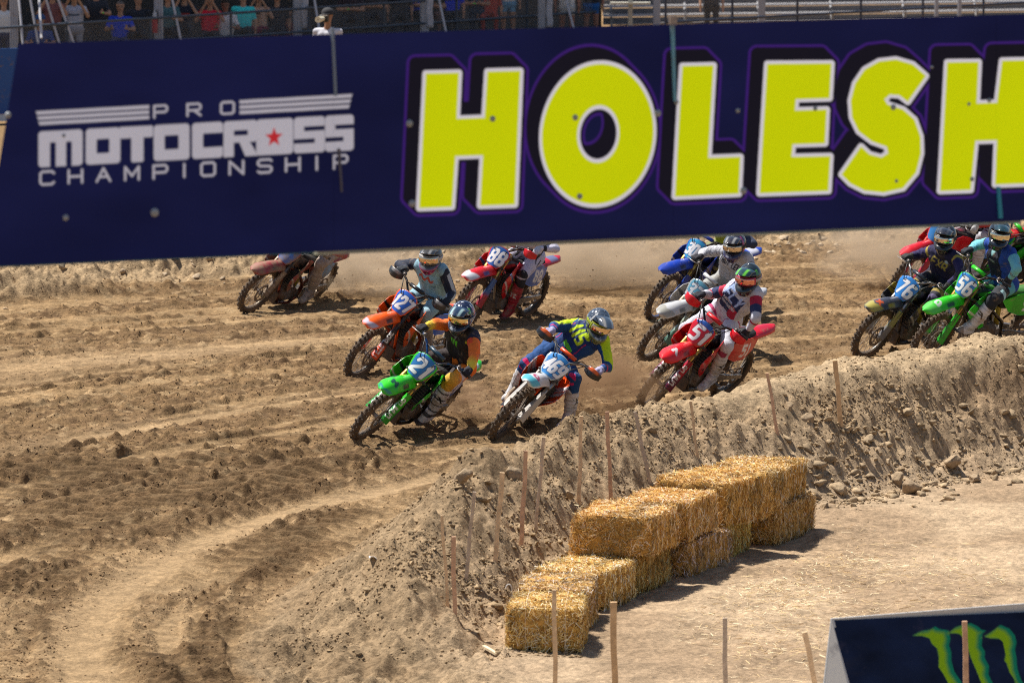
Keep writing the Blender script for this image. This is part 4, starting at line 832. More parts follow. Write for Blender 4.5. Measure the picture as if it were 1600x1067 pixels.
# rail fence with chain link
def fence(pa, pb, zt, label, nposts, zr=(1.1, .6, .12), col=(.05, .07, .10), meshcol=(.25, .26, .28), dens=.075):
    a, b = np.array(pa), np.array(pb); L = np.linalg.norm(b - a); d = (b - a) / L; f = empty('rail_fence', Matrix.Translation((a[0], a[1], 0)), label=label, cat='fence', group='rail fences before the spectators'); ang = math.atan2(d[1], d[0])
    for k in range(nposts): mb = MB(); mb.tube([(L * k / (nposts - 1), 0, 0), (L * k / (nposts - 1), 0, zt + .04)], .03, col, 8); o = mb.build('post', M_PLAIN, f); o.rotation_euler.z = ang
    for z in zr: mb = MB(); mb.tube([(0, -.035, z * zt / 1.1), (L, -.035, z * zt / 1.1)], .028, col, 8); o = mb.build('rail', M_PLAIN, f); o.rotation_euler.z = ang
    n = int((L + zt) / dens); V = []; F = []
    for k in range(n):
        for sg_ in (1, -1):
            s0 = k * dens - (zt if sg_ > 0 else 0); p0, p1 = (s0, .1), (s0 + sg_ * (zt - .1) + (0 if sg_ > 0 else 0), zt)
            x0, x1 = p0[0], p1[0]; t0_, t1_ = 0., 1.
            if x1 == x0: continue
            for lim in (0, L):
                t = (lim - x0) / (x1 - x0)
                if lim == 0: t0_, t1_ = (max(t0_, t), t1_) if x1 > x0 else (t0_, min(t1_, t))
                else: t0_, t1_ = (t0_, min(t1_, t)) if x1 > x0 else (max(t0_, t), t1_)
            if t1_ <= t0_: continue
            A = (x0 + (x1 - x0) * t0_, .1 + (zt - .1) * t0_); B_ = (x0 + (x1 - x0) * t1_, .1 + (zt - .1) * t1_); i = len(V); w_ = .0035
            V += [(A[0] - w_, 0, A[1]), (A[0] + w_, 0, A[1]), (B_[0] + w_, 0, B_[1]), (B_[0] - w_, 0, B_[1])]; F.append((i, i + 1, i + 2, i + 3))
    o = mesh('chain_link', np.array(V), F, M_PLAIN, f, np.tile(meshcol, (len(V), 1))); o.rotation_euler.z = ang
a = at_y(-30, 44, YC(-30) - 1.0); b = at_y(930, -20, 134); zt = 1.12
fence((a[0], a[1]), (b[0], b[1]), 1.12, 'dark rail fence with chain link before the shaded spectators', 9)
a = at_y(1040, 18, 128); b = at_y(1720, -8, 139)
fence((a[0], a[1]), (b[0], b[1]), 1.35, 'dark rail fence before the empty bleachers on the right', 8, (1.1, .55), (.03, .04, .07), (.3, .3, .32))
# pale posts of the open stand
for k, px in enumerate((1026, 1190, 1463, 1499)):
    q = at_y(px, 40, 131 + k); mb = MB(); mb.box((0, 0, 1.7), (.17 if k < 2 else .09, .12, 3.4), (.34, .35, .40), bev=.02); o = mb.build('stand_post', M_PLAIN); o.location = (q[0], q[1], 0); tag(o, 'pale square post %s' % ('right of the blue shorts', 'where the dark rail begins', 'left one of the thin pair before the bleachers', 'right one of the thin pair before the bleachers')[k], 'post', 'posts of the open stand')
# aluminium bleachers
bl = empty('bleachers', Matrix.Translation((7, 142, 0)), label='empty aluminium bleachers in the sun behind the right fence', cat='bleachers'); Bi = bl.matrix_world.inverted()
CUBE = [(3, 2, 1, 0), (4, 5, 6, 7), (0, 1, 5, 4), (1, 2, 6, 5), (2, 3, 7, 6), (3, 0, 4, 7)]
def skew(mb, y0, z0, dp, th, col, xs=2.2, xe=16): mb.add(np.array([(xs, y0, z0), (xe, y0 + 3.5, z0), (xe, y0 + 3.5 + dp, z0), (xs, y0 + dp, z0), (xs, y0, z0 + th), (xe, y0 + 3.5, z0 + th), (xe, y0 + 3.5 + dp, z0 + th), (xs, y0 + dp, z0 + th)]), CUBE, col)
for r_ in range(7):
    y0 = 137 + r_ * .6; z0 = .12 + r_ * .19
    mb = MB(); skew(mb, y0, z0 + .2, .25, .04, (.46, .46, .48)); cpart(mb, 'bench', M_PLAIN, bl, Bi)
    mb = MB(); skew(mb, y0 + .28, z0, .32, .03, (.30, .29, .30)); cpart(mb, 'footboard', M_PLAIN, bl, Bi)
    mb = MB(); skew(mb, y0 + .62, z0 - .02, .02, .17, (.16, .16, .17)); cpart(mb, 'riser', M_PLAIN, bl, Bi)
for x_ in np.arange(2.4, 16, 1.8):
    mb = MB(); yy = 137 + (x_ - 2.2) * .254; mb.box((x_, yy + .1, .2), (.06, .06, .4), (.3, .3, .3)); mb.tube([(x_, yy + .1, .1), (x_, yy + 4.4, 2.0)], .03, (.3, .3, .32)); cpart(mb, 'frame', M_PLAIN, bl, Bi)
# picnic bench in sun beside the shorts
q = at_y(985, 32, 129); mb = MB(); mb.box((0, 0, 1.05 - .0), (.9, .3, .05), (.5, .48, .40)); mb.box((0, 0, .95), (.1, .1, .4), (.3, .3, .28)); mb.tube([(0, 0, .8), (0, 0, 0)], .05, (.3, .3, .28)); mb.box((.1, 0, .42), (1.9, .3, .04), (.6, .58, .5)); o = mb.build('bench_table', M_PLAIN); o.location = (q[0], q[1], 0); tag(o, 'pale bench table in the sun right of the blue shorts', 'bench')
# blue hoarding at the left
a, b = at_y(-200, 190, 104.5), at_y(520, 190, 108); L = np.linalg.norm((b - a)[:2]); ang = math.atan2(b[1] - a[1], b[0] - a[0]); hd_ = empty('blue_hoarding', Matrix.Translation((a[0], a[1], 0)) @ Matrix.Rotation(ang, 4, 'Z'), label='bright blue hoarding on the track edge left of the board', cat='hoarding')
mb = MB(); mb.box((L / 2, 0, .78), (L, .04, 1.22), (.006, .075, .30)); mb.build('panel', M_PLAIN, hd_); mb = MB(); mb.box((L / 2, -.01, .105), (L, .05, .12), (.7, .7, .72)); mb.build('base_rail', M_PLAIN, hd_)
# low far bank and trees are hidden by the board; distant ground closes the view

POSE = {"b": {"A": [-3.0015, 72.3748, 1.0707, 0.6124, -0.0717, 0.1997, 0.0631], "B": [-1.4106, 65.0895, 1.0338, 0.5337, -0.0047, 0.1446, -0.04], "C": [-1.2777, 59.5818, 1.1305, 0.6932, -0.0111, 0.1312, -0.0122], "D": [-0.1551, 59.7586, 1.4989, 0.7737, -0.2631, 0.1012, -0.0067], "E": [-0.2289, 70.4894, 1.0405, 0.404, -0.0296, 0.1578, 0.0207], "F": [2.2073, 71.2037, 0.9654, 0.4612, 0.0143, 0.0943, -0.0202], "G": [2.0127, 66.8414, 0.957, 0.5868, 0.053, 0.1195, -0.0067], "H": [1.8863, 62.2019, 0.9749, 0.5722, 0.1124, 0.0645, -0.014], "I": [4.5807, 67.1086, 0.9181, 0.5221, -0.0524, 0.0965, 0.0345], "J": [5.4373, 66.3833, 0.6098, 0.3955, 0.2263, 0.0503, -0.0388], "K": [5.644, 73.7041, 0.6497, 0.4047, 0.2442, 0.0721, 0.0026], "L": [6.5915, 74.7141, 0.5792, 0.6337, 0.0309, 0.099, 0.0763]}, "r": {"A": {"PV": [-0.457, -0.035, 0.855], "N": [-0.089, -0.01, 1.192], "HD": [0.035, -0.004, 1.349], "SL": [-0.088, 0.17, 1.162], "SR": [-0.089, -0.19, 1.164], "EL": [0.03, 0.434, 1.19], "ER": [0.021, -0.454, 1.211], "KL": [-0.053, 0.192, 0.817], "KR": [-0.047, -0.2, 0.751], "AL": [-0.167, 0.226, 0.412], "AR": [-0.172, -0.205, 0.35]}, "B": {"PV": [-0.282, -0.081, 0.996], "N": [0.027, -0.101, 1.393], "HD": [0.166, -0.112, 1.536], "SL": [0.063, 0.065, 1.443], "SR": [0.016, -0.269, 1.315], "EL": [-0.041, 0.239, 1.242], "ER": [-0.015, -0.501, 1.146], "KL": [0.111, 0.144, 0.892], "KR": [0.06, -0.215, 0.739], "AL": [-0.131, 0.199, 0.546], "AR": [-0.217, -0.205, 0.424]}, "C": {"PV": [-0.498, 0.007, 0.903], "N": [-0.266, -0.117, 1.327], "HD": [-0.149, -0.192, 1.471], "SL": [-0.208, 0.041, 1.358], "SR": [-0.331, -0.273, 1.226], "EL": [-0.001, 0.234, 1.287], "ER": [-0.05, -0.333, 1.224], "KL": [-0.076, 0.17, 0.872], "KR": [-0.091, -0.2, 0.826], "AL": [-0.147, 0.191, 0.456], "AR": [-0.205, -0.205, 0.421]}, "D": {"PV": [-0.306, -0.067, 0.961], "N": [-0.184, 0.014, 1.441], "HD": [-0.042, -0.008, 1.58], "SL": [-0.092, 0.168, 1.465], "SR": [-0.272, -0.136, 1.376], "EL": [0.053, 0.389, 1.331], "ER": [-0.115, -0.307, 1.21], "KL": [0.074, 0.221, 0.984], "KR": [0.06, -0.241, 0.748], "AL": [-0.031, 0.466, 0.655], "AR": [-0.221, -0.155, 0.449]}, "E": {"PV": [-0.316, -0.011, 0.896], "N": [-0.018, -0.002, 1.297], "HD": [0.087, -0.0, 1.468], "SL": [-0.018, 0.178, 1.267], "SR": [-0.018, -0.182, 1.268], "EL": [0.024, 0.465, 1.251], "ER": [0.022, -0.469, 1.26], "KL": [0.069, 0.188, 0.738], "KR": [0.066, -0.205, 0.726], "AL": [0.023, 0.174, 0.318], "AR": [-0.19, -0.205, 0.393]}, "F": {"PV": [-0.315, -0.006, 0.949], "N": [-0.027, 0.0, 1.358], "HD": [0.076, -0.0, 1.529], "SL": [-0.027, 0.18, 1.328], "SR": [-0.027, -0.18, 1.328], "EL": [0.006, 0.467, 1.31], "ER": [0.008, -0.467, 1.305], "KL": [0.092, 0.163, 0.838], "KR": [0.06, -0.207, 0.771], "AL": [-0.165, 0.2, 0.505], "AR": [-0.208, -0.205, 0.448]}, "G": {"PV": [-0.27, -0.045, 1.002], "N": [-0.044, -0.047, 1.451], "HD": [0.1, -0.069, 1.588], "SL": [-0.021, 0.122, 1.494], "SR": [-0.052, -0.216, 1.38], "EL": [0.017, 0.372, 1.352], "ER": [-0.025, -0.428, 1.19], "KL": [0.103, 0.166, 0.829], "KR": [0.069, -0.211, 0.748], "AL": [-0.152, 0.2, 0.493], "AR": [-0.202, -0.205, 0.427]}, "H": {"PV": [-0.182, -0.146, 1.06], "N": [0.003, -0.007, 1.508], "HD": [0.068, -0.014, 1.697], "SL": [0.048, 0.161, 1.577], "SR": [-0.021, -0.159, 1.431], "EL": [0.204, 0.364, 1.439], "ER": [-0.026, -0.343, 1.215], "KL": [0.129, 0.192, 0.908], "KR": [0.072, -0.358, 0.732], "AL": [0.011, 0.174, 0.5], "AR": [-0.209, -0.203, 0.461]}, "I": {"PV": [-0.258, -0.034, 1.01], "N": [0.029, 0.002, 1.421], "HD": [0.079, -0.078, 1.597], "SL": [0.069, 0.17, 1.469], "SR": [0.011, -0.162, 1.346], "EL": [0.236, 0.403, 1.418], "ER": [-0.052, -0.359, 1.146], "KL": [0.126, 0.166, 0.858], "KR": [0.078, -0.207, 0.755], "AL": [-0.121, 0.2, 0.514], "AR": [-0.184, -0.205, 0.427]}, "J": {"PV": [-0.126, -0.002, 1.003], "N": [0.042, -0.041, 1.474], "HD": [0.128, -0.042, 1.654], "SL": [0.028, 0.14, 1.466], "SR": [0.06, -0.223, 1.432], "EL": [0.126, 0.414, 1.42], "ER": [0.037, -0.466, 1.268], "KL": [0.247, 0.3, 0.968], "KR": [0.137, -0.255, 0.704], "AL": [0.379, 0.199, 0.583], "AR": [-0.216, -0.205, 0.483]}, "K": {"PV": [-0.539, -0.05, 0.958], "N": [-0.15, -0.011, 1.271], "HD": [-0.018, -0.007, 1.421], "SL": [-0.151, 0.169, 1.247], "SR": [-0.148, -0.191, 1.236], "EL": [-0.027, 0.422, 1.315], "ER": [0.038, -0.411, 1.261], "KL": [-0.141, 0.199, 0.948], "KR": [-0.123, -0.2, 0.867], "AL": [-0.19, 0.204, 0.528], "AR": [-0.199, -0.205, 0.453]}, "L": {"PV": [-0.194, -0.0, 0.909], "N": [0.045, 0.001, 1.348], "HD": [0.148, -0.0, 1.52], "SL": [0.045, 0.181, 1.318], "SR": [0.045, -0.179, 1.318], "EL": [0.057, 0.465, 1.263], "ER": [0.059, -0.462, 1.254], "KL": [0.15, 0.223, 0.687], "KR": [0.15, -0.223, 0.687], "AL": [-0.165, 0.205, 0.41], "AR": [-0.165, -0.205, 0.41]}}}
# ------------------------------------------------------------------ motorcycles
RK = R(26.5); AXL = np.array([.745, 0, .345]); EU = np.array([-math.sin(RK), 0, math.cos(RK)]); FWD = np.array([math.cos(RK), 0, math.sin(RK)]); STP = AXL - FWD * .035
def fk(t, f=0.0, y=0.0): return AXL + EU * t + FWD * f + np.array([0, y, 0])
def steer_M(a): return Matrix.Translation(STP) @ Matrix.Rotation(a, 4, Vector(EU)) @ Matrix.Translation(-Vector(STP))
def chas(p, q): u = (p[..., 0] + .74) / 1.485; s = np.zeros(p.shape); s[..., 0] = math.sin(RK) * q[6]; s[..., 2] = -(q[5] * (1 - u) + q[6] * u); return p + s
def bike_M(q):
    X, Y, psi, th = q[:4]
    return Matrix.Translation((X, Y, 0)) @ Matrix.Rotation(math.pi + psi, 4, 'Z') @ Matrix.Translation((0, 0, .045)) @ Matrix.Rotation(-th, 4, 'X') @ Matrix.Translation((0, 0, -.045))
CACHE = {}
def cached(key, fn):
    if key not in CACHE: CACHE[key] = fn()
    return CACHE[key]
def as_mesh(mb, name, m, smooth=False):
    o = mb.build(name, m, None, smooth); me = o.data; bpy.data.objects.remove(o); return me
MUDC = (.15, .095, .058); BLK = (.012, .012, .014); ALU = (.42, .42, .43); STEEL = (.5, .5, .52)
def tyre_mesh(front):
    Ro, rw = (.352, .043) if front else (.342, .056); mb = MB(); rc = Ro - .012 - .040; prof = []
    for k in range(14): a = 2 * math.pi * k / 14; prof.append((rc + .040 * math.cos(a), rw * math.sin(a)))
    mb.lathe(prof, (0, 0, 0), 'y', (.030, .027, .025), 72, True)
    n = 38 if front else 30
    for i in range(n):
        rows = ((-2, 0, 2) if i % 2 else (-1, 1))
        for j in rows:
            b = j * (.42 if front else .44); a0 = 2 * math.pi * (i + (.0 if j % 2 else .0)) / n
            rr = rc + .043 * math.cos(b); yy = (rw + .004) * math.sin(b); nr = np.array([math.cos(b), math.sin(b)])
            rad = np.array([math.cos(a0), 0, math.sin(a0)]); tan = np.array([-math.sin(a0), 0, math.cos(a0)]); nn = rad * nr[0] + np.array([0, 1, 0]) * nr[1]; bb_ = np.cross(tan, nn)
            Rm = np.stack([tan, bb_, nn], 1); mb.box(rad * rr + np.array([0, yy, 0]), (.024 if j % 2 else .019, .02, .026), (.06, .05, .042), Rm)
    return as_mesh(mb, 'tyre', M_RUB)
def rim_mesh(front, col):
    Rr = .272 if front else .250; w_ = .024 if front else .032; mb = MB(); mb.lathe([(Rr, -w_), (Rr + .012, -w_), (Rr + .012, -w_ + .005), (Rr - .006, -w_ * .6), (Rr - .010, 0), (Rr - .006, w_ * .6), (Rr + .012, w_ - .005), (Rr + .012, w_), (Rr, w_), (Rr - .016, 0)], (0, 0, 0), 'y', col, 56, True)
    return as_mesh(mb, 'rim', M_PLA if max(col) < .3 or col[2] > col[0] * 1.5 else M_MET, True)
def hub_mesh(front, col):
    Rr = .262 if front else .24; mb = MB(); hw = .055 if front else .07
    mb.lathe([(.012, -hw - .01), (.034, -hw), (.036, -hw + .012), (.022, -hw + .02), (.022, hw - .02), (.036, hw - .012), (.034, hw), (.012, hw + .01)], (0, 0, 0), 'y', col, 20)
    for i in range(32):
        a = 2 * math.pi * i / 32; s_ = 1 if i % 2 else -1; a2 = a + (.36 if (i // 2) % 2 else -.36)
        mb.tube([(.034 * math.cos(a2), s_ * (hw - .01), .034 * math.sin(a2)), (Rr * math.cos(a), s_ * .006, Rr * math.sin(a))], .0026, (.45, .42, .38), 4, False)
    return as_mesh(mb, 'hub', M_MUD)
def disc_mesh(front):
    r1, r0 = (.135, .095) if front else (.120, .085); mb = MB(); mb.lathe([(r1, -.002), (r1, .002), (r0, .002), (r0, -.002)], (0, 0, 0), 'y', (.30, .29, .28), 40, True)
    for i in range(6): a = i * math.pi / 3; mb.box((.065 * math.cos(a), 0, .065 * math.sin(a)), (.075, .004, .012), (.25, .25, .25), [[math.cos(a), 0, -math.sin(a)], [0, 1, 0], [math.sin(a), 0, math.cos(a)]])
    return as_mesh(mb, 'brake_disc', M_MUD)
def make_wheel(parent, M, front, rimc):
    wh = inst('front_wheel' if front else 'rear_wheel', cached(('hub', front), lambda: hub_mesh(front, (.3, .29, .28))), parent, M)
    inst('tyre', cached(('ty', front), lambda: tyre_mesh(front)), wh); inst('rim', cached(('rim', front, rimc), lambda: rim_mesh(front, rimc)), wh)
    d = inst('brake_disc', cached(('disc', front), lambda: disc_mesh(front)), wh); d.location = (0, .062 if front else -.072, 0)
    return wh
def poly_panel(poly, yf, thick, colf, sub=3):
    """side panel: outline in x,z; yf(x,z) gives y; colf(x,z)->(n,3)"""
    import bmesh
    bm = bmesh.new(); vs = [bm.verts.new((x, 0, z)) for x, z in poly]; f = bm.faces.new(vs); bmesh.ops.triangulate(bm, faces=[f])
    for _ in range(sub): bmesh.ops.subdivide_edges(bm, edges=[e for e in bm.edges if e.calc_length() > .03], cuts=1, use_grid_fill=False); bmesh.ops.triangulate(bm, faces=bm.faces[:])
    bm.verts.index_update(); P = np.array([v.co[:] for v in bm.verts]); F = [tuple(v.index for v in f.verts) for f in bm.faces]
    bd = [(e.verts[0].index, e.verts[1].index) for e in bm.edges if len(e.link_faces) == 1]; bm.free()
    y = yf(P[:, 0], P[:, 2]); C = colf(P[:, 0], P[:, 2]); A = np.stack([P[:, 0], y + thick / 2, P[:, 2]], 1); B = np.stack([P[:, 0], y - thick / 2, P[:, 2]], 1); n = len(P)
    G = F + [tuple(i + n for i in f[::-1]) for f in F] + [(a, b, b + n, a + n) for a, b in bd]
    return np.vstack([A, B]), G, np.vstack([C, C])
def flat(c): return lambda u, v: np.tile(np.array(c, float), (len(u), 1))
def motorcycle(q, S, label):
    dirty = S.get('dirty', False); PL = M_PLAD if dirty else M_PLA
    root = empty('motorcycle', bike_M(q), label=label, cat='motorcycle', group='racing motorcycles leaning through the turn'); st = steer_M(q[4])
    cz = lambda p: chas(np.asarray(p, float), q)
    def fshift(v):      # steered chassis-side pieces move with the compressed fork
        return st @ Matrix.Translation(Vector(cz(AXL + EU * .6) - (AXL + EU * .6)))
    FS = fshift(0); c = S['c']; c2 = S.get('c2', c); fend = S.get('fender', c); acc = S.get('acc', (.02, .02, .025))
    def bld(mb, name, m, M=None, smooth=True, par=root):
        V = np.vstack(mb.V)
        if M is None: mb.V = [cz(V)]; mb.C = [np.vstack(mb.C)]
        return mb.build(name, m, par, smooth, M)
    # wheels
    make_wheel(root, st @ Matrix.Translation(AXL), True, S.get('rim', BLK)); make_wheel(root, Matrix.Translation((-.74, 0, .335)), False, S.get('rim', BLK))
    # forks
    mb = MB(); tubec = S.get('tube', (.55, .36, .10))
    for s_ in (-1, 1):
        mb.tube([fk(-.02, 0, s_ * .098), fk(.07, .0, s_ * .098), fk(.36, 0, s_ * .098)], [.026, .021, .021], STEEL, 12); mb.box(fk(0, -.005, s_ * .098), (.07, .045, .075), (.25, .24, .23), bev=.01)
    bld(mb, 'fork_slider', M_MET, st)
    for s_ in (-1, 1):
        mb = MB(); mb.tube([fk(.30, 0, s_ * .098), fk(.32, 0, s_ * .098), fk(.82, 0, s_ * .098)], [.026, .030, .030], tubec, 14); bld(mb, 'fork_tube', M_MET, FS)
        mb = MB(); gc = S.get('guard', c); wt = S.get('gtext')
        def gf(u, v, s_=s_): t = .0 + .40 * u; wv = (v - .5); w_ = .052 - .018 * u; f_ = .040 - 1.1 * wv * wv * .06; return AXL[None] + EU[None] * t[:, None] + FWD[None] * (f_ - .03 * np.abs(wv) * 2)[:, None] + np.array([0, 1, 0])[None] * (s_ * .103 + wv * 2 * w_)[:, None]
        def gcf(u, v):
            C = np.tile(np.array(gc, float), (len(u), 1)); lo = S.get('guard2', gc); C = mixc(C, lo, ss(.55, .35, u))
            if wt: d = ctext((u - .5) * .40, (v - .5) * .085, wt, 0, 0, .045, .7, .3, 0, .2, .33); C = mixc(C, S.get('gtc', (.75, .75, .75)), soft(d, .004))
            return C
        mb.sheet(gf, 60, 16, .004, gcf)
        o = bld(mb, 'fork_guard', PL, st)
    mb = MB()
    for t in (.60, .76): mb.box(fk(t, -.01, 0), (.10, .27, .034), (.06, .06, .065), np.stack([FWD, (0, 1, 0), EU], 1), .012)
    mb.tube([fk(.58, -.035), fk(.80, -.035)], .03, (.05, .05, .05), 12); bld(mb, 'triple_clamp', M_PLAIN, FS, False)
    # bars
    bar = [(.22, .40, 1.185), (.25, .30, 1.20), (.335, .17, 1.18), (.385, .07, 1.10), (.395, .0, 1.09)]; bar = bar + [(x, -y, z) for x, y, z in bar[-2::-1]]
    mb = MB(); mb.tube(bar, .0135, S.get('bar', (.03, .03, .035)), 10); mb.tube([(.345, .155, 1.175), (.345, -.155, 1.175)], .008, BLK, 8); mb.box((.375, 0, 1.075), (.06, .09, .06), (.1, .1, .1), bev=.01)
    hb = bld(mb, 'handlebar', M_MET, FS)
    mb = MB(); mb.tube([(.35, .10, 1.178), (.35, -.10, 1.178)], .030, S.get('pad', c), 10, flat=.75); mb.build('crossbar_pad', PL, hb, True)
    for s_ in (1, -1):
        mb = MB(); mb.tube([(.218, s_ * .405, 1.184), (.25, s_ * .29, 1.20)], .0175, (.05, .05, .055), 10); mb.lathe([(.001, -.003), (.026, -.003), (.026, .003), (.001, .003)], (.25, s_ * .285, 1.20), 'y', (.05, .05, .05), 12); mb.build('grip', M_PLAIN, hb, True)
        mb = MB(); mb.box((.275, s_ * .255, 1.205), (.05, .03, .045), (.2, .2, .21), bev=.008); mb.tube([(.31, s_ * .25, 1.205), (.335, s_ * .29, 1.20), (.315, s_ * .41, 1.185)], [.008, .007, .005], (.4, .4, .42), 6, flat=.6); mb.build('lever', M_MET, hb, True)
        if S.get('hg'):
            mb = MB(); hgc = S['hg']
            def hf(u, v, s_=s_): a = (u - .5) * 2; return np.stack([.39 - .05 * a * a - .02 * (v - .5) ** 2, s_ * (.23 + .20 * u), 1.185 + (v - .5) * (.105 - .045 * a * a)], 1)
            mb.sheet(hf, 14, 10, .005, lambda u, v: mixc(np.tile(np.array(hgc, float), (len(u), 1)), S.get('hg2', hgc), ss(.6, .7, v) * ss(.1, .3, u) * ss(.9, .7, u))); bld(mb, 'hand_guard', PL, FS)
    mb = MB()
    for s_ in (1, -1): mb.tube([(.30, s_ * .24, 1.20), (.42, s_ * .18, 1.22), (.50, s_ * .10, 1.12), (.47, s_ * .05, .95)], .0055, BLK, 6)
    mb.tube([(.30, .22, 1.20), (.47, .13, 1.05), (.54, .13, .80), (.66, .12, .58), (.74, .105, .40)], .005, BLK, 6); bld(mb, 'cable', M_PLAIN, FS)
    # front number plate
    pc, nc, num = S['plate'], S.get('numc', (.80, .80, .82)), S['num']; rim_c = S.get('prim', c)
    pn = np.array([math.cos(R(22)), 0, math.sin(R(22))]); pu = np.array([-math.sin(R(22)), 0, math.cos(R(22))]); po = np.array([.535, 0, 1.005])
    def prof(v):  # half width by height 0..1
        return np.interp(v, [0, .18, .5, .72, .9, 1], [.070, .108, .135, .150, .143, .100])
    def pf(u, v): wv = prof(v); a = (u - .5) * 2; return po[None] + pu[None] * ((v - .5) * .27 + .018 * (1 - a * a) * (v > .5) * (v - .5) * 2)[:, None] + np.array([0, 1, 0])[None] * (a * wv)[:, None] + pn[None] * (-.035 * a * a)[:, None]
    def pcf(u, v):
        wv = prof(v); y = (u - .5) * 2 * wv; z = (v - .5) * .27; C = np.tile(np.array(pc, float), (len(u), 1)); a = np.abs((u - .5) * 2)
        C = mixc(C, rim_c, np.clip(ss(.84, .90, a) + ss(.07, .04, v) + ss(.96, .985, v), 0, 1))
        if S.get('pband'): C = mixc(C, S['pband'], ss(.80, .83, v) * ss(.84, .8, a))
        d = ctext(y, z, num, 0, -.008 if S.get('pband') else .0, .150 if len(num) < 3 else .135, .56, .42 if len(num) < 3 else .36, .16, .25, .215 if len(num) > 2 else .19); C = mixc(C, S.get('shade', (.01, .03, .12)), soft(np.maximum(d - .006, -1), .004) * .8); return mixc(C, nc, soft(d, .004))
    mb = MB(); mb.sheet(pf, 76, 84, .005, pcf); bld(mb, 'number_plate', PL, FS)
    # front fender
    def ff(u, v):
        x = .36 + .80 * u - .055 * ((v - .5) * 2) ** 2 * u ** 3; z = np.interp(u, [0, .25, .5, .75, 1], [.83, .875, .875, .845, .775]); w_ = np.interp(u, [0, .2, .45, .8, .93, 1], [.07, .095, .105, .108, .088, .035]); a = (v - .5) * 2
        return np.stack([x, a * w_ * 1.05, z - .055 * np.abs(a) ** 2.5 * np.interp(u, [0, .5, 1], [1, 1, .5]) + .012 * np.cos(a * 3.1) * np.interp(u, [0, .3, 1], [0, 1, .6])], 1)
    def fcf(u, v):
        C = np.tile(np.array(fend, float), (len(u), 1)); a = np.abs((v - .5) * 2)
        tip = S.get('ftip', (.75, .75, .78)); C = mixc(C, tip, ss(S.get('ts', .80), S.get('ts', .80) + .03, u + .10 * (a)) * ss(.99, .93, u) * ss(.95, .8, a))
        x = (u - .72) * .8; y = (v - .5) * .16; C = mixc(C, S.get('fmark', acc), soft(ctext(y * 1.0, x, S.get('ftext', 'X'), 0, .0, .07, .6, .3, .2, .35, .09), .004) * S.get('fm', .9 if ('ftext' in S or S['num'] in ('76',)) else 0))
        C = mixc(C, acc, ss(.42, .46, u) * ss(.62, .58, u) * ss(.55, .62, a) * ss(.95, .88, a) * .9); return C
    mb = MB(); mb.sheet(ff, 70, 26, .004, fcf); bld(mb, 'front_fender', PL, FS)
    # frame and subframe
    fc = S.get('frame', (.30, .30, .31))
    mb = MB(); 
    for s_ in (1, -1):
        mb.tube([(.43, s_ * .03, .88), (.30, s_ * .085, .80), (.05, s_ * .105, .70), (-.14, s_ * .11, .56), (-.17, s_ * .10, .38), (-.08, s_ * .09, .27), (.20, s_ * .075, .26), (.27, s_ * .04, .45), (.40, s_ * .02, .74)], [.03, .028, .026, .028, .03, .02, .018, .02, .024], fc, 8, flat=.8)
        mb.tube([(-.02, s_ * .09, .82), (-.35, s_ * .085, .87), (-.66, s_ * .06, .92)], .012, fc, 6); mb.tube([(-.15, s_ * .10, .60), (-.42, s_ * .09, .80), (-.60, s_ * .07, .90)], .012, fc, 6)
    bld(mb, 'frame', M_MET)
    # engine
    mb = MB(); mb.box((.02, 0, .40), (.34, .21, .21), (.16, .155, .15), bev=.04); mb.box((.13, 0, .60), (.15, .14, .24), (.14, .14, .14), [[.96, 0, .28], [0, 1, 0], [-.28, 0, .96]], .02); mb.box((.165, 0, .73), (.17, .15, .09), (.10, .10, .11), [[.96, 0, .28], [0, 1, 0], [-.28, 0, .96]], .02)
    for k in range(5): mb.box((.115 + k * .008, 0, .53 + k * .03), (.17, .165, .008), (.2, .2, .2), [[.96, 0, .28], [0, 1, 0], [-.28, 0, .96]])
    mb.lathe([(.001, .118), (.07, .118), (.085, .10), (.088, .07)], (.10, 0, .40), 'y', (.22, .21, .20), 22); mb.lathe([(.001, -.125), (.08, -.125), (.095, -.10), (.098, -.06)], (-.03, 0, .41), 'y', (.22, .21, .20), 22); mb.lathe([(.001, .112), (.045, .112), (.055, .09)], (-.12, 0, .43), 'y', (.2, .2, .2), 18)
    bld(mb, 'engine', M_MUD, None, False)
    mb = MB(); mb.tube([(.20, -.05, .62), (.29, -.06, .56), (.30, -.08, .42), (.20, -.13, .36), (-.02, -.15, .42), (-.18, -.14, .60), (-.30, -.13, .73)], [.022] * 7, (.32, .25, .18), 10); bld(mb, 'exhaust_header', M_MUD)
    mb = MB(); mb.tube([(-.26, -.135, .70), (-.34, -.145, .755), (-.72, -.14, .86), (-.80, -.135, .885)], [.03, .055, .058, .03], (.33, .33, .34), 14); bld(mb, 'silencer', M_MET)
    mb = MB(); mb.box((.12, 0, .255), (.36, .20, .02), (.05, .045, .04), bev=.008); mb.box((.29, 0, .33), (.02, .18, .16), (.05, .045, .04), bev=.008); bld(mb, 'skid_plate', M_MUD, None, False)
    for s_ in (1, -1):
        mb = MB(); mb.box((.30, s_ * .115, .71), (.05, .10, .25), (.02, .02, .022), bev=.01)
        for k in range(7): mb.box((.328, s_ * .115, .61 + k * .033), (.012, .095, .008), (.05, .05, .05))
        bld(mb, 'radiator', M_PLAIN, None, False)
    # swingarm, chain, shock
    mb = MB()
    for s_ in (1, -1): mb.loft([[(x, s_ * y + dy, z + dz) for dy, dz in ((-.014, -h), (.014, -h), (.014, h), (-.014, h))] for x, y, z, h in ((-.14, .085, .42, .035), (-.30, .095, .41, .04), (-.60, .10, .36, .026), (-.80, .10, .335, .024))], (.36, .36, .37))
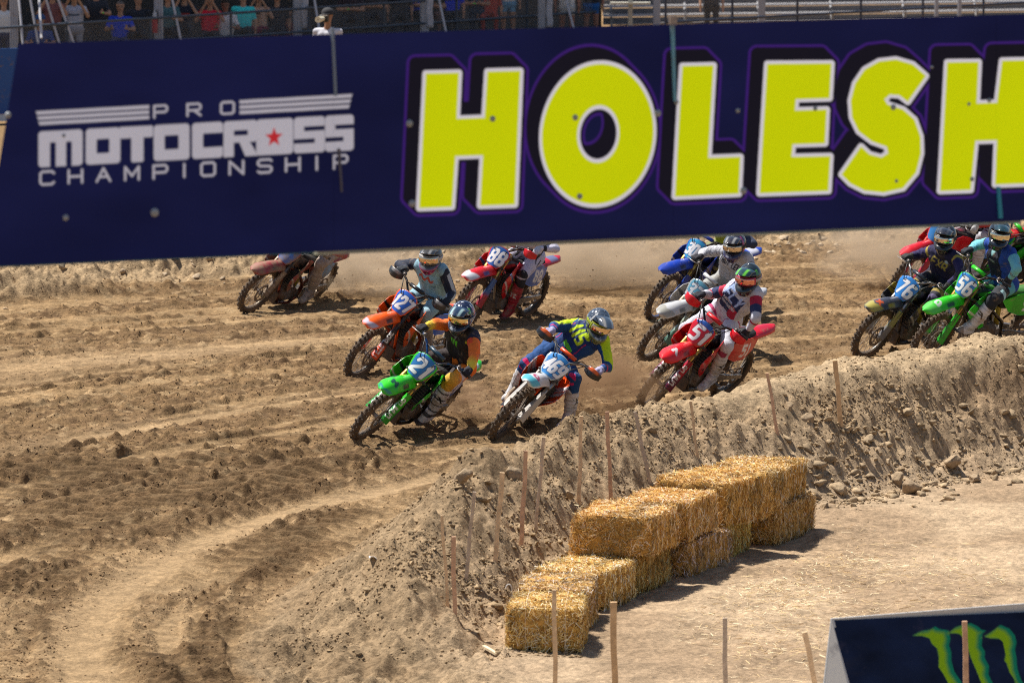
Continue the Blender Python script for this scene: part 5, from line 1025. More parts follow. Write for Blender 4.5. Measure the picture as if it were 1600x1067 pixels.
    mb.box((-.25, 0, .41), (.09, .18, .06), (.3, .3, .3), bev=.01); V = np.vstack(mb.V); u_ = ((V[:, 0] + .74) / .6).clip(0, 1); V[:, 2] -= q[5] * u_ * .8; mb.V = [V]; mb.C = [np.vstack(mb.C)]; mb.build('swingarm', M_MET, root, False)
    mb = MB(); mb.lathe([(.108, -.002), (.108, .002), (.08, .002), (.08, -.002)], (-.74, .078, .335), 'y', (.2, .17, .13), 34, True); z1 = .43 - q[5] * .8; mb.tube([(-.74, .078, .440), (-.15, .078, z1 + .04)], .008, (.10, .08, .06), 5); mb.tube([(-.74, .078, .230), (-.15, .078, z1 - .04)], .008, (.10, .08, .06), 5); mb.box((-.55, .08, .24), (.14, .03, .05), (.02, .02, .02), bev=.008)
    mb.build('chain', M_MUD, root); mb = MB(); mb.tube([(-.16, 0, .48), (-.12, 0, .80)], [.035, .03], S.get('shock', (.5, .4, .05)), 10); bld(mb, 'shock', M_PLAIN)
    for s_ in (1, -1): mb = MB(); mb.box((-.17, s_ * .185, .39), (.06, .09, .02), (.2, .19, .18), bev=.004); mb.tube([(-.17, s_ * .12, .38), (-.17, s_ * .15, .39)], .015, (.2, .2, .2), 6); bld(mb, 'footpeg', M_MUD, None, False)
    # tank and seat
    mb = MB(); sec = []
    for x, zt, zb, w_ in ((.40, .93, .84, .04), (.32, .975, .80, .085), (.18, 1.0, .76, .105), (.02, .975, .76, .10), (-.06, .95, .78, .08)): sec.append([(x, w_ * math.cos(a) * (1 - .15 * max(0, math.sin(a))), (zt + zb) / 2 + (zt - zb) / 2 * math.sin(a)) for a in np.linspace(0, 2 * math.pi, 16, endpoint=False)])
    mb.loft(sec, S.get('tank', BLK)); mb.lathe([(.001, 1.02), (.03, 1.02), (.034, .99)], (.17, 0, .0), 'z', (.05, .05, .05), 14); bld(mb, 'fuel_tank', PL)
    mb = MB(); sec = []
    for x, zt, w_ in ((.20, 1.015, .045), (.05, .985, .065), (-.12, .955, .078), (-.35, .95, .088), (-.55, .965, .085), (-.68, .985, .062)): sec.append([(x, y * w_, zt + dz) for y, dz in ((-1, -.10), (-1.02, -.03), (-.8, -.006), (0, .002), (.8, -.006), (1.02, -.03), (1, -.10))])
    mb.loft(sec, S.get('seat', (.02, .02, .022))); bld(mb, 'seat', M_CLO)
    # shrouds
    SH = [(-.10, .93), (.12, .985), (.30, .99), (.42, .93), (.53, .80), (.545, .735), (.47, .66), (.34, .575), (.20, .475), (.13, .50), (.17, .62), (.10, .74), (-.04, .82)]
    for s_ in (1, -1):
        def yf(x, z, s_=s_): return s_ * (.095 + .115 * ss(0., .48, x) * ss(.45, .8, z) + .03 * ss(.0, .3, x))
        def cf(x, z):
            C = np.tile(np.array(c, float), (len(x), 1)); k = z - (.60 + .55 * (x - .1)); C = mixc(C, acc, ss(.045, .05, k) * ss(.10, .09, k)); C = mixc(C, c2, ss(.11, .12, k) * ss(.19, .18, k)); C = mixc(C, (.7, .7, .72), ss(-.09, -.085, k) * ss(-.055, -.06, k) * S.get('wl', 1)); return C
        mb = MB(); mb.add(*poly_panel(SH, yf, .008, cf, 4)); bld(mb, 'radiator_shroud', PL)
        SP_ = [(-.06, .84), (-.30, .92), (-.60, .945), (-.72, .955), (-.74, .90), (-.66, .78), (-.52, .68), (-.34, .66), (-.18, .70)]
        def yf2(x, z, s_=s_): return s_ * (.098 + .045 * ss(0, -.4, x) * ss(.98, .78, z) - .03 * ss(-.5, -.75, x))
        sn = S.get('snum', num); sc, snc = S.get('side', pc), S.get('snumc', nc)
        def cf2(x, z, s_=s_):
            C = np.tile(np.array(S.get('tail', c), float), (len(x), 1)); m_ = ss(-.20, -.22, x) * ss(.93, .92, z + .03 * x); C = mixc(C, sc, m_); d = ctext(-x * s_ * 1.0 - .47 * s_, z, sn, 0, .80, .13 if len(sn) < 3 else .11, .55, .36, .14, .24, .27); return mixc(C, snc, soft(d, .006) * m_)
        mb = MB(); mb.add(*poly_panel(SP_, yf2, .006, cf2, 5)); bld(mb, 'side_plate', PL)
    # airbox and rear fender
    mb = MB(); mb.box((-.30, 0, .80), (.42, .15, .18), (.02, .02, .022), bev=.02); bld(mb, 'airbox', M_PLAIN, None, False)
    tl = S.get('tail', c)
    def rf(u, v): x = -.50 - .62 * u; z = np.interp(u, [0, .4, .8, 1], [.925, .965, 1.005, 1.02]); w_ = np.interp(u, [0, .3, .75, .92, 1], [.085, .10, .085, .065, .03]); a = (v - .5) * 2; return np.stack([x, a * w_, z - .04 * np.abs(a) ** 3], 1)
    def rcf(u, v): C = np.tile(np.array(tl, float), (len(u), 1)); a = np.abs(v - .5) * 2; return mixc(C, S.get('tail2', (.7, .7, .72)), ss(.5, .55, u) * ss(.85, .8, u) * ss(.8, .7, a) * .8)
    mb = MB(); mb.sheet(rf, 40, 16, .004, rcf); mb.V[0][:, 2] = mb.V[0][:, 2]; bld(mb, 'rear_fender', PL)
    return root, st, FS, cz

# ------------------------------------------------------------------ riders
def frame_from(fwd, up):
    f = Vector(fwd).normalized(); l = Vector(up).cross(f).normalized(); u = f.cross(l); return np.stack([f, l, u], 1)
def helmet(parent, Mh, H):
    """Mh: 4x4 to bike space with x forward, y left, z up, centre of the head"""
    nu, nv = 120, 84; az, el = np.meshgrid(np.linspace(-math.pi, math.pi, nu, endpoint=False), np.linspace(R(-68), R(90), nv), indexing='ij'); a, e = az.ravel(), el.ravel(); D = np.degrees
    d = np.stack([np.cos(e) * np.cos(a), np.cos(e) * np.sin(a), np.sin(e)], 1); rr = 1 / np.sqrt((d[:, 0] / .148) ** 2 + (d[:, 1] / .122) ** 2 + (d[:, 2] / .138) ** 2)
    w_ = np.exp(-(D(a) / 42) ** 2) * ss(-8, -26, D(e)) * ss(-70, -46, D(e)); rr = rr + .085 * w_ + .008 * ss(60, 150, np.abs(D(a))) * ss(-30, 10, D(e))
    port = ss(64, 57, np.abs(D(a))) * ss(-19, -14, D(e) + .12 * np.abs(D(a))) * ss(27, 22, D(e)); rr = rr - .030 * port
    vent = ss(9, 6, np.abs(D(a))) * ss(-37, -34, D(e)) * ss(-27, -30, D(e)); rr -= .01 * vent
    P = d * rr[:, None]; P[:, 2] = np.maximum(P[:, 2], -.135 - .02 * (P[:, 0] > .05)); C = H['paint'](D(a), D(e), P); C = mixc(C, (.01, .01, .012), port); C = mixc(C, (.01, .01, .01), vent)
    F = [((i) * nv + j, ((i + 1) % nu) * nv + j, ((i + 1) % nu) * nv + j + 1, i * nv + j + 1) for i in range(nu) for j in range(nv - 1)]
    o = mesh('helmet', P, F, M_HEL, parent, C, True, Mh)
    def band(a0, a1, e0, e1, rad, th, colf, name, m, n=30, k=10, bul=.0):
        mb = MB()
        def f(u, v): A = R(1) * (a0 + (a1 - a0) * u); E = R(1) * (e0 + (e1 - e0) * v); D_ = np.stack([np.cos(E) * np.cos(A), np.cos(E) * np.sin(A), np.sin(E)], 1); r0 = 1 / np.sqrt((D_[:, 0] / .148) ** 2 + (D_[:, 1] / .122) ** 2 + (D_[:, 2] / .138) ** 2); return D_ * (r0 + rad + bul * (1 - ((v - .5) * 2) ** 2))[:, None]
        mb.sheet(f, n, k, -th, colf); return mb.build(name, m, o, True)
    gf = H.get('gog', (.02, .02, .02)); g = band(-54, 54, -15, 20, -.012, .02, flat(gf), 'goggle', M_PLA); mb = MB()
    g2 = band(-44, 44, -9, 15, .010, .008, flat(H.get('lens', (.5, .42, .3))), 'goggle_lens', M_LENS, 26, 12, .004)
    for s_ in (1, -1): band(s_ * 50, s_ * 150, -2, 12, .004, .004, flat(H.get('strap', gf)), 'goggle_strap', M_CLO, 16, 5)
    # peak
    mb = MB(); vc = H.get('peak', (.02, .02, .03)); vc2 = H.get('peak2', vc)
    def vf(u, v): A = (u - .5) * R(112); E = R(34); bx, by, bz = .150 * math.cos(E) * np.cos(A), .128 * math.cos(E) * np.sin(A), .140 * math.sin(E) + .02; return np.stack([bx - .06 * (1 - v) + v * (.150 - .03 * ((u - .5) * 2) ** 2), by * (1 - .10 * v), bz + .028 * (1 - v) + v * .024 - .055 * ((u - .5) * 2) ** 2 * (1 - .45 * v) + .02 * np.sin(v * 3.1)], 1)
    def vcf(u, v): a_ = np.abs(u - .5) * 2; C = np.tile(np.array(vc, float), (len(u), 1)); return mixc(C, vc2, ss(.25, .35, a_) * ss(.62, .52, a_) * ss(.2, .4, v))
    mb.sheet(vf, 26, 18, .005, vcf); mb.build('peak', M_HEL, o, True)
    return o
def rider(q, J, S, RD, label, st, FS, cz):
    root = empty('person', bike_M(q), label=label, cat='person', group='riders racing through the turn'); A = {k: np.array(v, float) for k, v in J.items()}
    Bw = np.array(bike_M(q))[:3, :3]; Bi_ = Bw.T
    FSn = np.array(FS); tf = lambda p: (FSn @ np.append(np.array(p, float), 1))[:3]; rot = FSn[:3, :3]
    PV, N_, HD = A['PV'], A['N'], A['HD']; up = (N_ - PV) / np.linalg.norm(N_ - PV); lat = A['SL'] - A['SR']; lat -= up * (lat @ up); lat /= np.linalg.norm(lat); fw = np.cross(lat, up)
    hipl = np.array([0, 1., 0]) * .6 + lat * .4; hipl /= np.linalg.norm(hipl); fwh = np.cross(hipl, up)
    PV = PV + np.array([0, 0, .03])
    HL, HR = PV + hipl * .095, PV - hipl * .095; B = []; tg = []
    def add(t, a, b, ra, rb): B.append((np.array(a), np.array(b), ra, rb)); tg.append(t)
    ch = PV + up * .36
    for s_ in (-1, 0, 1): add('torso', PV + up * .10 + lat * s_ * .07 , ch + lat * s_ * .085 + fw * .0, .105, .115)
    add('torso', ch + lat * .08 + fw * .04, ch - lat * .08 + fw * .04, .105, .105); add('torso', A['SL'] - lat * .02, A['SR'] + lat * .02, .078, .078); add('torso', A['SL'] - up * .06 - lat * .04, PV + up * .2 + lat * .06, .08, .09); add('torso', A['SR'] - up * .06 + lat * .04, PV + up * .2 - lat * .06, .08, .09)
    add('pelvis', HL + up * .0, HR, .115, .115); add('pelvis', PV + up * .06 + lat * .04, PV + up * .06 - lat * .04, .115, .115)
    add('neck', N_ - up * .04, HD - (HD - N_) * .3, .062, .058)
    hands = []
    for s_, sh, el in ((1, A['SL'], A['EL']), (-1, A['SR'], A['ER'])):
        g = tf((.235, s_ * .345, 1.193)); ga = rot @ (np.array([.22, s_ * .40, 1.185]) - np.array([.25, s_ * .29, 1.20])); ga /= np.linalg.norm(ga); fd = el - g; back = fd - ga * (fd @ ga); back /= np.linalg.norm(back)
        upg = np.cross(ga, back) * s_; 
        if upg[2] < 0: upg = -upg
        wr = g + back * .075 + upg * .028; add('up' + 'LR'[s_ < 0], sh, el, .066, .054); add('fo' + 'LR'[s_ < 0], el, wr, .054, .034)
        add('glove', wr, g + upg * .030 + back * .012 + ga * .018, .031, .027); add('glove', wr, g + upg * .030 + back * .012 - ga * .022, .029, .026)
        for k in range(4):
            o_ = ga * (.032 - .0215 * k); r_ = (.0095, .0105, .0105, .0100)[k]; L_ = (.9, 1.05, 1.1, 1.0)[k]
            p0, p1, p2, p3 = g + o_ + upg * .031 - back * .004, g + o_ + upg * .022 - back * .027 * L_, g + o_ - upg * .008 - back * .030 * L_, g + o_ - upg * .026 - back * .010
            add('glove', p0, p1, r_ * 1.1, r_); add('glove', p1, p2, r_, r_ * .95); add('glove', p2, p3, r_ * .95, r_ * .85)
        add('glove', wr - ga * .03, g - ga * .045 + back * .018 - upg * .005, .016, .012); add('glove', g - ga * .045 + back * .018 - upg * .005, g - ga * .04 - back * .012 - upg * .024, .012, .010)
    for s_, hp, kn, an in ((1, HL, A['KL'], A['AL']), (-1, HR, A['KR'], A['AR'])):
        sh_ = (an - kn) / np.linalg.norm(an - kn); add('th' + 'LR'[s_ < 0], hp, kn, .098, .070); add('kn' + 'LR'[s_ < 0], kn + np.array([0, 0, .012]), kn + sh_ * .09, .071, .066); add('sh', kn + sh_ * .08, kn + sh_ * .24, .064, .058)
    V, F = caps(B); me, co, no = vox(V, F, .0082, 3); k, t = region(co, B); T = np.array(tg)[k]
    clo = ~np.isin(T, ['glove', 'neck']); fold = fbm(co[:, 0] * 9 + co[:, 1] * 4, co[:, 2] * 11 + co[:, 1] * 9, 3, 3) * .024 + .022 * (.5 - np.abs(vn(co[:, 0] * 8 + co[:, 2] * 6, co[:, 1] * 17 + co[:, 2] * 5, 8))) 
    ctr = PV + up * .30; rel = co - ctr; u = rel @ lat; v = rel @ up; fr = (no @ fw)
    co = co + no * (fold * clo * np.where(T == 'torso', .9, .75))[:, None]
    C = RD['paint'](dict(T=T, t=t, u=u, v=v, fr=fr, co=co, no=no, lat=lat, up=up, fw=fw, n=len(co)))
    finish(me, co, C, 'body', M_CLD if S.get('dirty') else M_CLO, root)
    # boots
    for s_, kn, an in ((1, A['KL'], A['AL']), (-1, A['KR'], A['AR'])):
        sh_ = (an - kn) / np.linalg.norm(an - kn); fdv = np.array([1., s_ * .10, 0]) if not (S.get('free') and s_ == 1) else Bi_ @ (Bw @ np.array([1., 0, 0]) * np.array([1, 1, 0])); fdv = fdv - sh_ * (fdv @ sh_) * .75; fdv /= np.linalg.norm(fdv)
        if s_ == 1 and 'foot' in S: fdv = Bi_ @ np.array(S['foot'], float); fdv /= np.linalg.norm(fdv)
        lt = np.cross(sh_, fdv); lt /= np.linalg.norm(lt); heel = an - fdv * .035 + sh_ * .075; toe = an + fdv * .19 + sh_ * .085
        Bb = [(an - sh_ * .28, an - sh_ * .16, .076, .074), (an - sh_ * .16 - fdv * .012, an - sh_ * .02, .074, .060), (an, heel, .056, .050), (heel + lt * .012, toe + lt * .008, .045, .040), (heel - lt * .012, toe - lt * .008, .045, .040), (an + fdv * .03, toe - fdv * .05, .055, .042), (an - sh_ * .27 + fdv * .03, an - sh_ * .10 + fdv * .025, .056, .050)]
        V, F = caps(Bb); bm_, bc, bn_ = vox(V, F, .0085, 2); rel = bc - an; h = rel @ sh_; f = rel @ fdv; l_ = rel @ lt
        sole = h > .112; bc = bc - sh_ * ((h - .118).clip(0) * .9)[:, None]
        bc = bc + bn_ * (.004 * (np.abs(((h + .28) / .075) % 1 - .5) < .12) * (h < .02))[:, None]
        bcol = RD['boot']; C = np.tile(np.array(bcol[0], float), (len(bc), 1)); C[sole] = bcol[2]; C[(np.abs(((h + .24) / .085) % 1 - .5) < .10) & (h < 0) & (bn_ @ fdv > -.2)] = bcol[1]; C[(np.abs(h - .03) < .02)] = bcol[1]
        side = bn_ @ lt * s_ ; sg_ = 1
        d = None
        if RD.get('blogo') == 'star': d = polyd(f, -h - .18, [(a * .045, b * .045) for a, b in STAR]); d = np.abs(d) - .007
        elif RD.get('blogo') == 'fox': d = text_d(f * 1.0, -h - .19, 'FX', -.042, -.03, .036, .06, .012) - .008
        if d is not None: mk = soft(d, .004) * (np.abs(bn_ @ lt) > .15); C = mixc(C, RD.get('blc', (.01, .01, .012)), mk)
        C[(f > .12) & (h > .02) & ~sole] = RD.get('toe', bcol[0])
        finish(bm_, bc, C, 'boot', M_BOOT, root)
    # helmet: facing given in world space
    yaw, pit, roll = RD['look']; fwd = np.array([-math.sin(R(yaw)) * math.cos(R(pit)), -math.cos(R(yaw)) * math.cos(R(pit)), -math.sin(R(pit))]); upw = np.array([math.sin(R(roll)), 0, math.cos(R(roll))])
    Rw = frame_from(fwd, upw); Rl = Bi_ @ Rw; Mh = Matrix([[*(Rl[i] * 1.06), HD[i]] for i in range(3)] + [[0, 0, 0, 1]])
    helmet(root, Mh, RD['hel'])
    return root
def base(g, jersey, pants, glove=(.02, .02, .025), sleeve=None, skin=(.4, .22, .15)):
    C = np.zeros((g['n'], 3)); T = g['T']; C[:] = pants; C[T == 'torso'] = jersey; C[np.isin(T, ['upL', 'upR', 'foL', 'foR'])] = sleeve or jersey; C[T == 'glove'] = glove; C[T == 'neck'] = (.02, .02, .022); 
    C[(T == 'torso') & (g['v'] < -.24)] = pants; C[np.isin(T, ['foL', 'foR']) & (g['t'] > .94)] = glove; return C
def put(C, g, cond, col, text=None): C[cond] = col; return C
def word(C, g, s, cx, cy, h, col, fit=None, stroke=.2, aspect=.62, slant=.1):
    m = (g['T'] == 'torso') & (g['fr'] > .05); d = ctext(g['u'], g['v'], s, cx, cy, h, aspect, .34, slant, stroke, fit); return mixc(C, col, soft(d, .006) * m)
fr_ = lambda g: (g['T'] == 'torso') & (g['fr'] > -.1)
arm = lambda g: np.isin(g['T'], ['upL', 'upR', 'foL', 'foR'])
W_ = (.62, .62, .64)
def pB(g):
    C = base(g, (.30, .52, .64), (.26, .44, .54), (.015, .02, .03), (.012, .018, .04)); T = g['T']; top = (T == 'torso') & (g['v'] > .12); C[(T == 'torso') & (np.abs(g['u']) > .155)] = (.24, .40, .48)
    m = arm(g) & (np.abs((g['no'] @ g['lat'])) > .75) & (g['t'] > .15); C[m] = (.45, .5, .55); m = fr_(g) & (np.abs(g['v'] - .09 - .018 * np.sin(g['u'] * 70)) < .016) & (np.abs(g['u']) < .095); C[m] = (.55, .10, .06); C = word(C, g, 'LETS RIDE', 0, -.03, .035, (.05, .10, .14), .2); C[np.isin(T, ['knL', 'knR'])] = (.26, .36, .42); return C
def pC(g):
    C = base(g, (.022, .016, .016), (.80, .20, .015), (.012, .012, .02), (.85, .17, .02)); T, t = g['T'], g['t']; a = np.isin(T, ['foL', 'foR']); C = mixc(C, (.80, .55, .04), a * ss(.1, .8, t)); b = np.isin(T, ['thL', 'thR']); C = mixc(C, (.85, .42, .02), b * ss(.2, 1, t)); C[np.isin(T, ['knL', 'sh'])] = (.72, .40, .05); C[np.isin(T, ['thR', 'knR'])] = (.03, .02, .02); C[(T == 'thL') & (g['no'] @ g['lat'] < -.2)] = (.03, .02, .02); C[(T == 'thL') & (np.abs(t - .62) < .07) & (g['no'] @ g['lat'] > .3)] = (.65, .62, .6)
    C[(T == 'torso') & (g['v'] < -.21)] = (.75, .05, .02); C[(T == 'torso') & (np.abs(g['u']) > .16) & (g['v'] > .08)] = (.02, .02, .05); C[np.isin(T, ['upL', 'upR']) & (t < .25)] = (.015, .02, .05); C[np.isin(T, ['upL', 'upR']) & (t > .25) & (t < .5) & (g['no'] @ g['fw'] > .3)] = (.85, .09, .03)
    m = fr_(g) & (g['fr'] > .1); d = claw_d(g['u'], g['v'], .0, .03, .055, .062); C = mixc(C, (.12, .62, .02), soft(d, .006) * m); d = np.hypot((g['u']) / 1.2, g['v'] - .165) - .025; C = mixc(C, (.35, .65, .70), soft(d, .008) * m); d = np.hypot(g['u'] - .14, g['v'] - .13) - .016; C = mixc(C, (.6, .5, .02), soft(d, .006) * m); return C
def pD(g):
    nv = (.004, .055, .20); C = base(g, (.008, .035, .15), nv, (.38, .36, .55), (.006, .06, .22)); T, t = g['T'], g['t']; ye = (.58, .80, .01); pk = (.55, .01, .12)
    C[np.isin(T, ['upL', 'upR']) & (g['no'] @ g['lat'] * np.where(T == 'upL', 1, -1) > -.1) & (g['no'] @ g['up'] > -.15)] = ye; C[(T == 'torso') & (np.abs(g['u']) > .15) & (g['v'] > .10) & (g['no'] @ g['up'] > .3)] = ye
    C[np.isin(T, ['foL', 'foR']) & (t > .5) & (t < .62) & (g['no'] @ g['up'] > 0)] = pk; C[np.isin(T, ['knL', 'knR']) & (g['no'] @ g['fw'] > .75) & (t < .6)] = pk; C[(T == 'torso') & (np.abs(g['u']) > .135) & (np.abs(g['u']) < .143) & (g['v'] < .1)] = pk; C[(T == 'torso') & (np.abs(g['u']) > .15) & (g['v'] < .12)] = (.006, .06, .22)
    C = word(C, g, '115', -.005, .075, .125, ye, .19, .26, .62, .12); m = fr_(g) & (g['fr'] > 0); C[m & (np.abs(g['v'] + .10) < .022) & (np.abs(g['u'] - .03) < .075)] = (.12, .5, .03); return C
def pE(g):
    C = base(g, (.6, .58, .72), (.58, .56, .70), (.55, .55, .6), (.6, .58, .72)); T, t = g['T'], g['t']; C[np.isin(T, ['knL', 'knR', 'sh'])] = (.015, .015, .02); C[np.isin(T, ['thL', 'thR']) & (g['no'][:, 0] < -.45)] = (.02, .02, .025); C[(T == 'torso') & (g['v'] < -.18)] = (.02, .02, .025); C[arm(g) & (t > .6) & (t < .8)] = (.02, .02, .03)
    m = np.isin(T, ['thL', 'thR']) & (np.abs(((g['co'] @ np.array([.6, .2, .8])) / .05) % 1 - .5) < .16) & (t > .1) & (t < .45); C[m] = (.02, .02, .03); return C
def pG(g):
    C = base(g, (.50, .50, .55), (.34, .34, .33), (.02, .02, .03), (.52, .52, .56)); T = g['T']; C[(np.abs(((g['v'] + .02 * g['u']) / .045) % 1 - .5) < .10) & (T == 'torso') & (g['v'] < .03)] = (.36, .37, .42); C = word(C, g, 'TROY LEE', 0, .10, .062, (.02, .02, .03), .27, .22, .6, .0); m = arm(g) & (np.abs(((g['co'] @ np.array([.5, .8, .3])) / .035) % 1 - .5) < .1); C[m] = (.2, .2, .23); return C
def pF(g): C = base(g, (.45, .50, .03), (.22, .22, .10), (.5, .6, .05), (.03, .04, .08)); C[np.isin(g['T'], ['knL', 'knR'])] = (.03, .03, .04); return C
def pH(g):
    C = base(g, (.52, .52, .60), (.58, .58, .66), (.02, .02, .03), (.55, .55, .62)); T, t = g['T'], g['t']; bl, re = (.015, .025, .09), (.42, .012, .04); m = fr_(g)
    C[m & (g['v'] < .16) & (g['v'] > -.16) & (np.abs(g['u'] + .0) < .13 + .05 * g['v'])] = bl; C[m & (g['v'] < -.03) & (g['u'] > .03) & (g['u'] < .12 - .1 * g['v'])] = re; C[(T == 'torso') & (g['v'] > .13) & (np.abs(g['u']) < .09)] = (.6, .58, .62)
    C[np.isin(T, ['upL', 'upR']) & (t > .15) & (t < .5)] = (.45, .015, .05); C[np.isin(T, ['upL', 'upR']) & (t > .5) & (t < .85)] = (.02, .03, .10); C[np.isin(T, ['foL', 'foR']) & (np.abs(t - .25) < .08)] = (.4, .03, .06)
    C = word(C, g, 'FLY', -.01, .100, .10, (.45, .60, .95), .24, .22, .75, .2); C = word(C, g, 'HONDA', -.01, .005, .042, (.7, .7, .72), .2, .24); C = word(C, g, 'SOUTHERN', -.01, -.06, .028, (.7, .7, .72), .19, .22)
    C[(T == 'torso') & (g['v'] < -.20)] = (.5, .5, .6); C[np.isin(T, ['thL', 'thR']) & (t < .22)] = (.4, .03, .12); C[np.isin(T, ['knL', 'knR']) & (g['no'] @ g['fw'] > .35) & (t > .4)] = (.35, .05, .12); return C
def pI(g):
    C = base(g, (.012, .010, .055), (.012, .012, .03), (.03, .03, .03), (.016, .010, .075)); T, t = g['T'], g['t']; C = word(C, g, 'FXR', .0, .085, .085, (.42, .32, .06), .20, .2); C[np.isin(T, ['upL', 'upR']) & (t < .28) & (t > .12)] = (.40, .30, .05); C[(T == 'torso') & (g['v'] > .15) & (np.abs(g['u']) < .05)] = (.03, .02, .03)
    C[np.isin(T, ['knL', 'knR'])] = (.10, .08, .17); C[np.isin(T, ['thL', 'thR']) & (np.abs(t - .7) < .07)] = (.3, .22, .05); d = np.hypot((g['u'] - .08) / 1.5, g['v'] - .15) - .018; C = mixc(C, (.4, .5, .6), soft(d, .006) * fr_(g)); return C
def pJ(g):
    cy, bl = (.16, .50, .58), (.01, .06, .34); C = base(g, (.010, .012, .03), (.012, .016, .025), (.015, .02, .03), cy); T, t = g['T'], g['t']; C[(T == 'torso') & (g['u'] > .085)] = bl; C[(T == 'torso') & (g['u'] < -.13)] = bl; C[np.isin(T, ['upL']) & (t < .30)] = bl; C[np.isin(T, ['upR']) & (t < .12)] = (.01, .02, .05); C[np.isin(T, ['thL', 'thR']) & (t < .45)] = (.10, .38, .46)
    C[(T == 'pelvis')] = bl; m = fr_(g); d = polyd(g['u'] + .03, g['v'] - .12, [(-.03, .025), (.03, .025), (.018, -.005), (.0, -.03), (-.018, -.005)]); C = mixc(C, (.3, .62, .66), soft(d, .006) * m); C = word(C, g, 'FOX', -.03, .03, .03, (.5, .6, .6), .12)
    gp = g['co']; C[np.isin(T, ['foL']) & (np.abs(t - .55) < .10) & (g['no'] @ g['fw'] > .1) & (np.abs(((t) / .07) % 1 - .5) < .2)] = (.01, .02, .04); d = np.abs(t - .5); C[np.isin(T, ['thL']) & (np.abs(t - .72) < .06) & (g['no'] @ g['lat'] > .45)] = (.4, .65, .68); return C
def pK(g): C = base(g, (.45, .02, .03), (.5, .5, .55), (.5, .5, .5), (.4, .02, .03)); C[np.isin(g['T'], ['thL', 'thR']) & (np.abs((g['t'] / .14) % 1 - .5) < .18)] = (.02, .02, .03); return C
def pL(g): C = base(g, (.55, .05, .25), (.25, .05, .35), (.02, .02, .02), (.60, .30, .05)); m = arm(g); C[m & (g['t'] > .5)] = (.10, .40, .10); C[(g['T'] == 'torso') & (g['u'] > 0)] = (.10, .15, .55); return C
def pA(g): C = base(g, (.35, .06, .10), (.36, .32, .30), (.05, .05, .05)); return C
def hp(base_, spots=None):
    def f(a, e, P):
        C = np.tile(np.array(base_, float), (len(a), 1))
        for s in (spots or []): C = s(C, a, e, P)
        return C
    return f
def speckle(col, th=.24, sc=60): return lambda C, a, e, P: mixc(C, col, ss(th, th + .04, vn(P[:, 0] * sc + P[:, 2] * 9, P[:, 1] * sc + P[:, 2] * sc * .8, 5)))
def stripe(col, a0, a1, e0, e1): return lambda C, a, e, P: mixc(C, col, ss(a0, a0 + 3, a) * ss(a1, a1 - 3, a) * ss(e0, e0 + 3, e) * ss(e1, e1 - 3, e))
def mclaw(col, ac, ec, s=14): return lambda C, a, e, P: mixc(C, col, soft(claw_d(-(a - ac), e - ec, 0, 0, s, s), 1.5))
def chin(col): return lambda C, a, e, P: mixc(C, col, ss(-20, -24, e) * ss(60, 50, np.abs(a)))
NVY = (.008, .016, .05); BLU = (.025, .14, .50)
HEL = {
'B': dict(paint=hp((.10, .11, .12), [chin((.30, .02, .12)), stripe((.5, .5, .5), -30, 30, 40, 60)]), peak=(.05, .05, .05), peak2=(.3, .3, .3), lens=(.75, .6, .45), gog=(.5, .5, .5)),
'C': dict(paint=hp(NVY, [speckle((.45, .5, .55)), stripe((.5, .12, .22), 95, 118, -60, 50), mclaw((.12, .65, .02), 62, 42, 15), chin((.02, .03, .05))]), peak=(.01, .03, .07), peak2=(.35, .5, .5), lens=(.8, .65, .35), gog=(.02, .02, .03), strap=(.3, .3, .3)),
'D': dict(paint=hp((.045, .065, .10), [speckle((.45, .5, .55), .30), stripe((.4, .35, .3), -24, 4, 50, 66), stripe((.5, .5, .5), -75, -62, -10, 60), chin((.12, .14, .03))]), peak=(.04, .06, .09), peak2=(.2, .2, .2), lens=(.85, .66, .45), gog=(.3, .36, .02)),
'G': dict(paint=hp((.02, .015, .05), [speckle((.3, .3, .35), .3), stripe((.35, .05, .2), 60, 80, -50, 60), chin((.03, .015, .10))]), peak=(.02, .02, .03), peak2=(.3, .3, .3), lens=(.7, .6, .5), gog=(.03, .03, .03)),
'H': dict(paint=hp((.012, .022, .03), [stripe((.02, .22, .26), 75, 140, -60, 10), mclaw((.15, .7, .03), 78, 40, 13), chin((.02, .02, .03)), stripe((.35, .42, .45), -40, -12, 45, 60)]), peak=(.012, .05, .06), peak2=(.15, .55, .05), lens=(.8, .35, .3), gog=(.5, .03, .08), strap=(.5, .4, .4)),
'I': dict(paint=hp((.012, .014, .018), [stripe((.5, .5, .5), -62, 62, -62, -52), stripe((.4, .4, .42), 66, 72, -40, 30), stripe((.1, .1, .12), 20, 50, 45, 75)]), peak=(.010, .012, .02), peak2=(.05, .05, .06), lens=(.8, .7, .6), gog=(.03, .03, .04)),
'J': dict(paint=hp((.008, .016, .03), [stripe((.05, .18, .22), 40, 50, 20, 70), stripe((.04, .14, .18), 100, 108, -30, 60), stripe((.3, .03, .02), 70, 74, -50, -10)]), peak=(.006, .03, .04), peak2=(.01, .06, .08), lens=(.8, .75, .6), gog=(.02, .02, .02)),
'X': dict(paint=hp((.5, .5, .52), [stripe((.4, .02, .03), 30, 90, 0, 60)]), peak=(.5, .5, .5), lens=(.5, .4, .3)),
}
GLD = (.60, .36, .07); KW = (.03, .55, .015); BST = [(.62, .62, .66), (.40, .40, .42), (.04, .04, .045)]
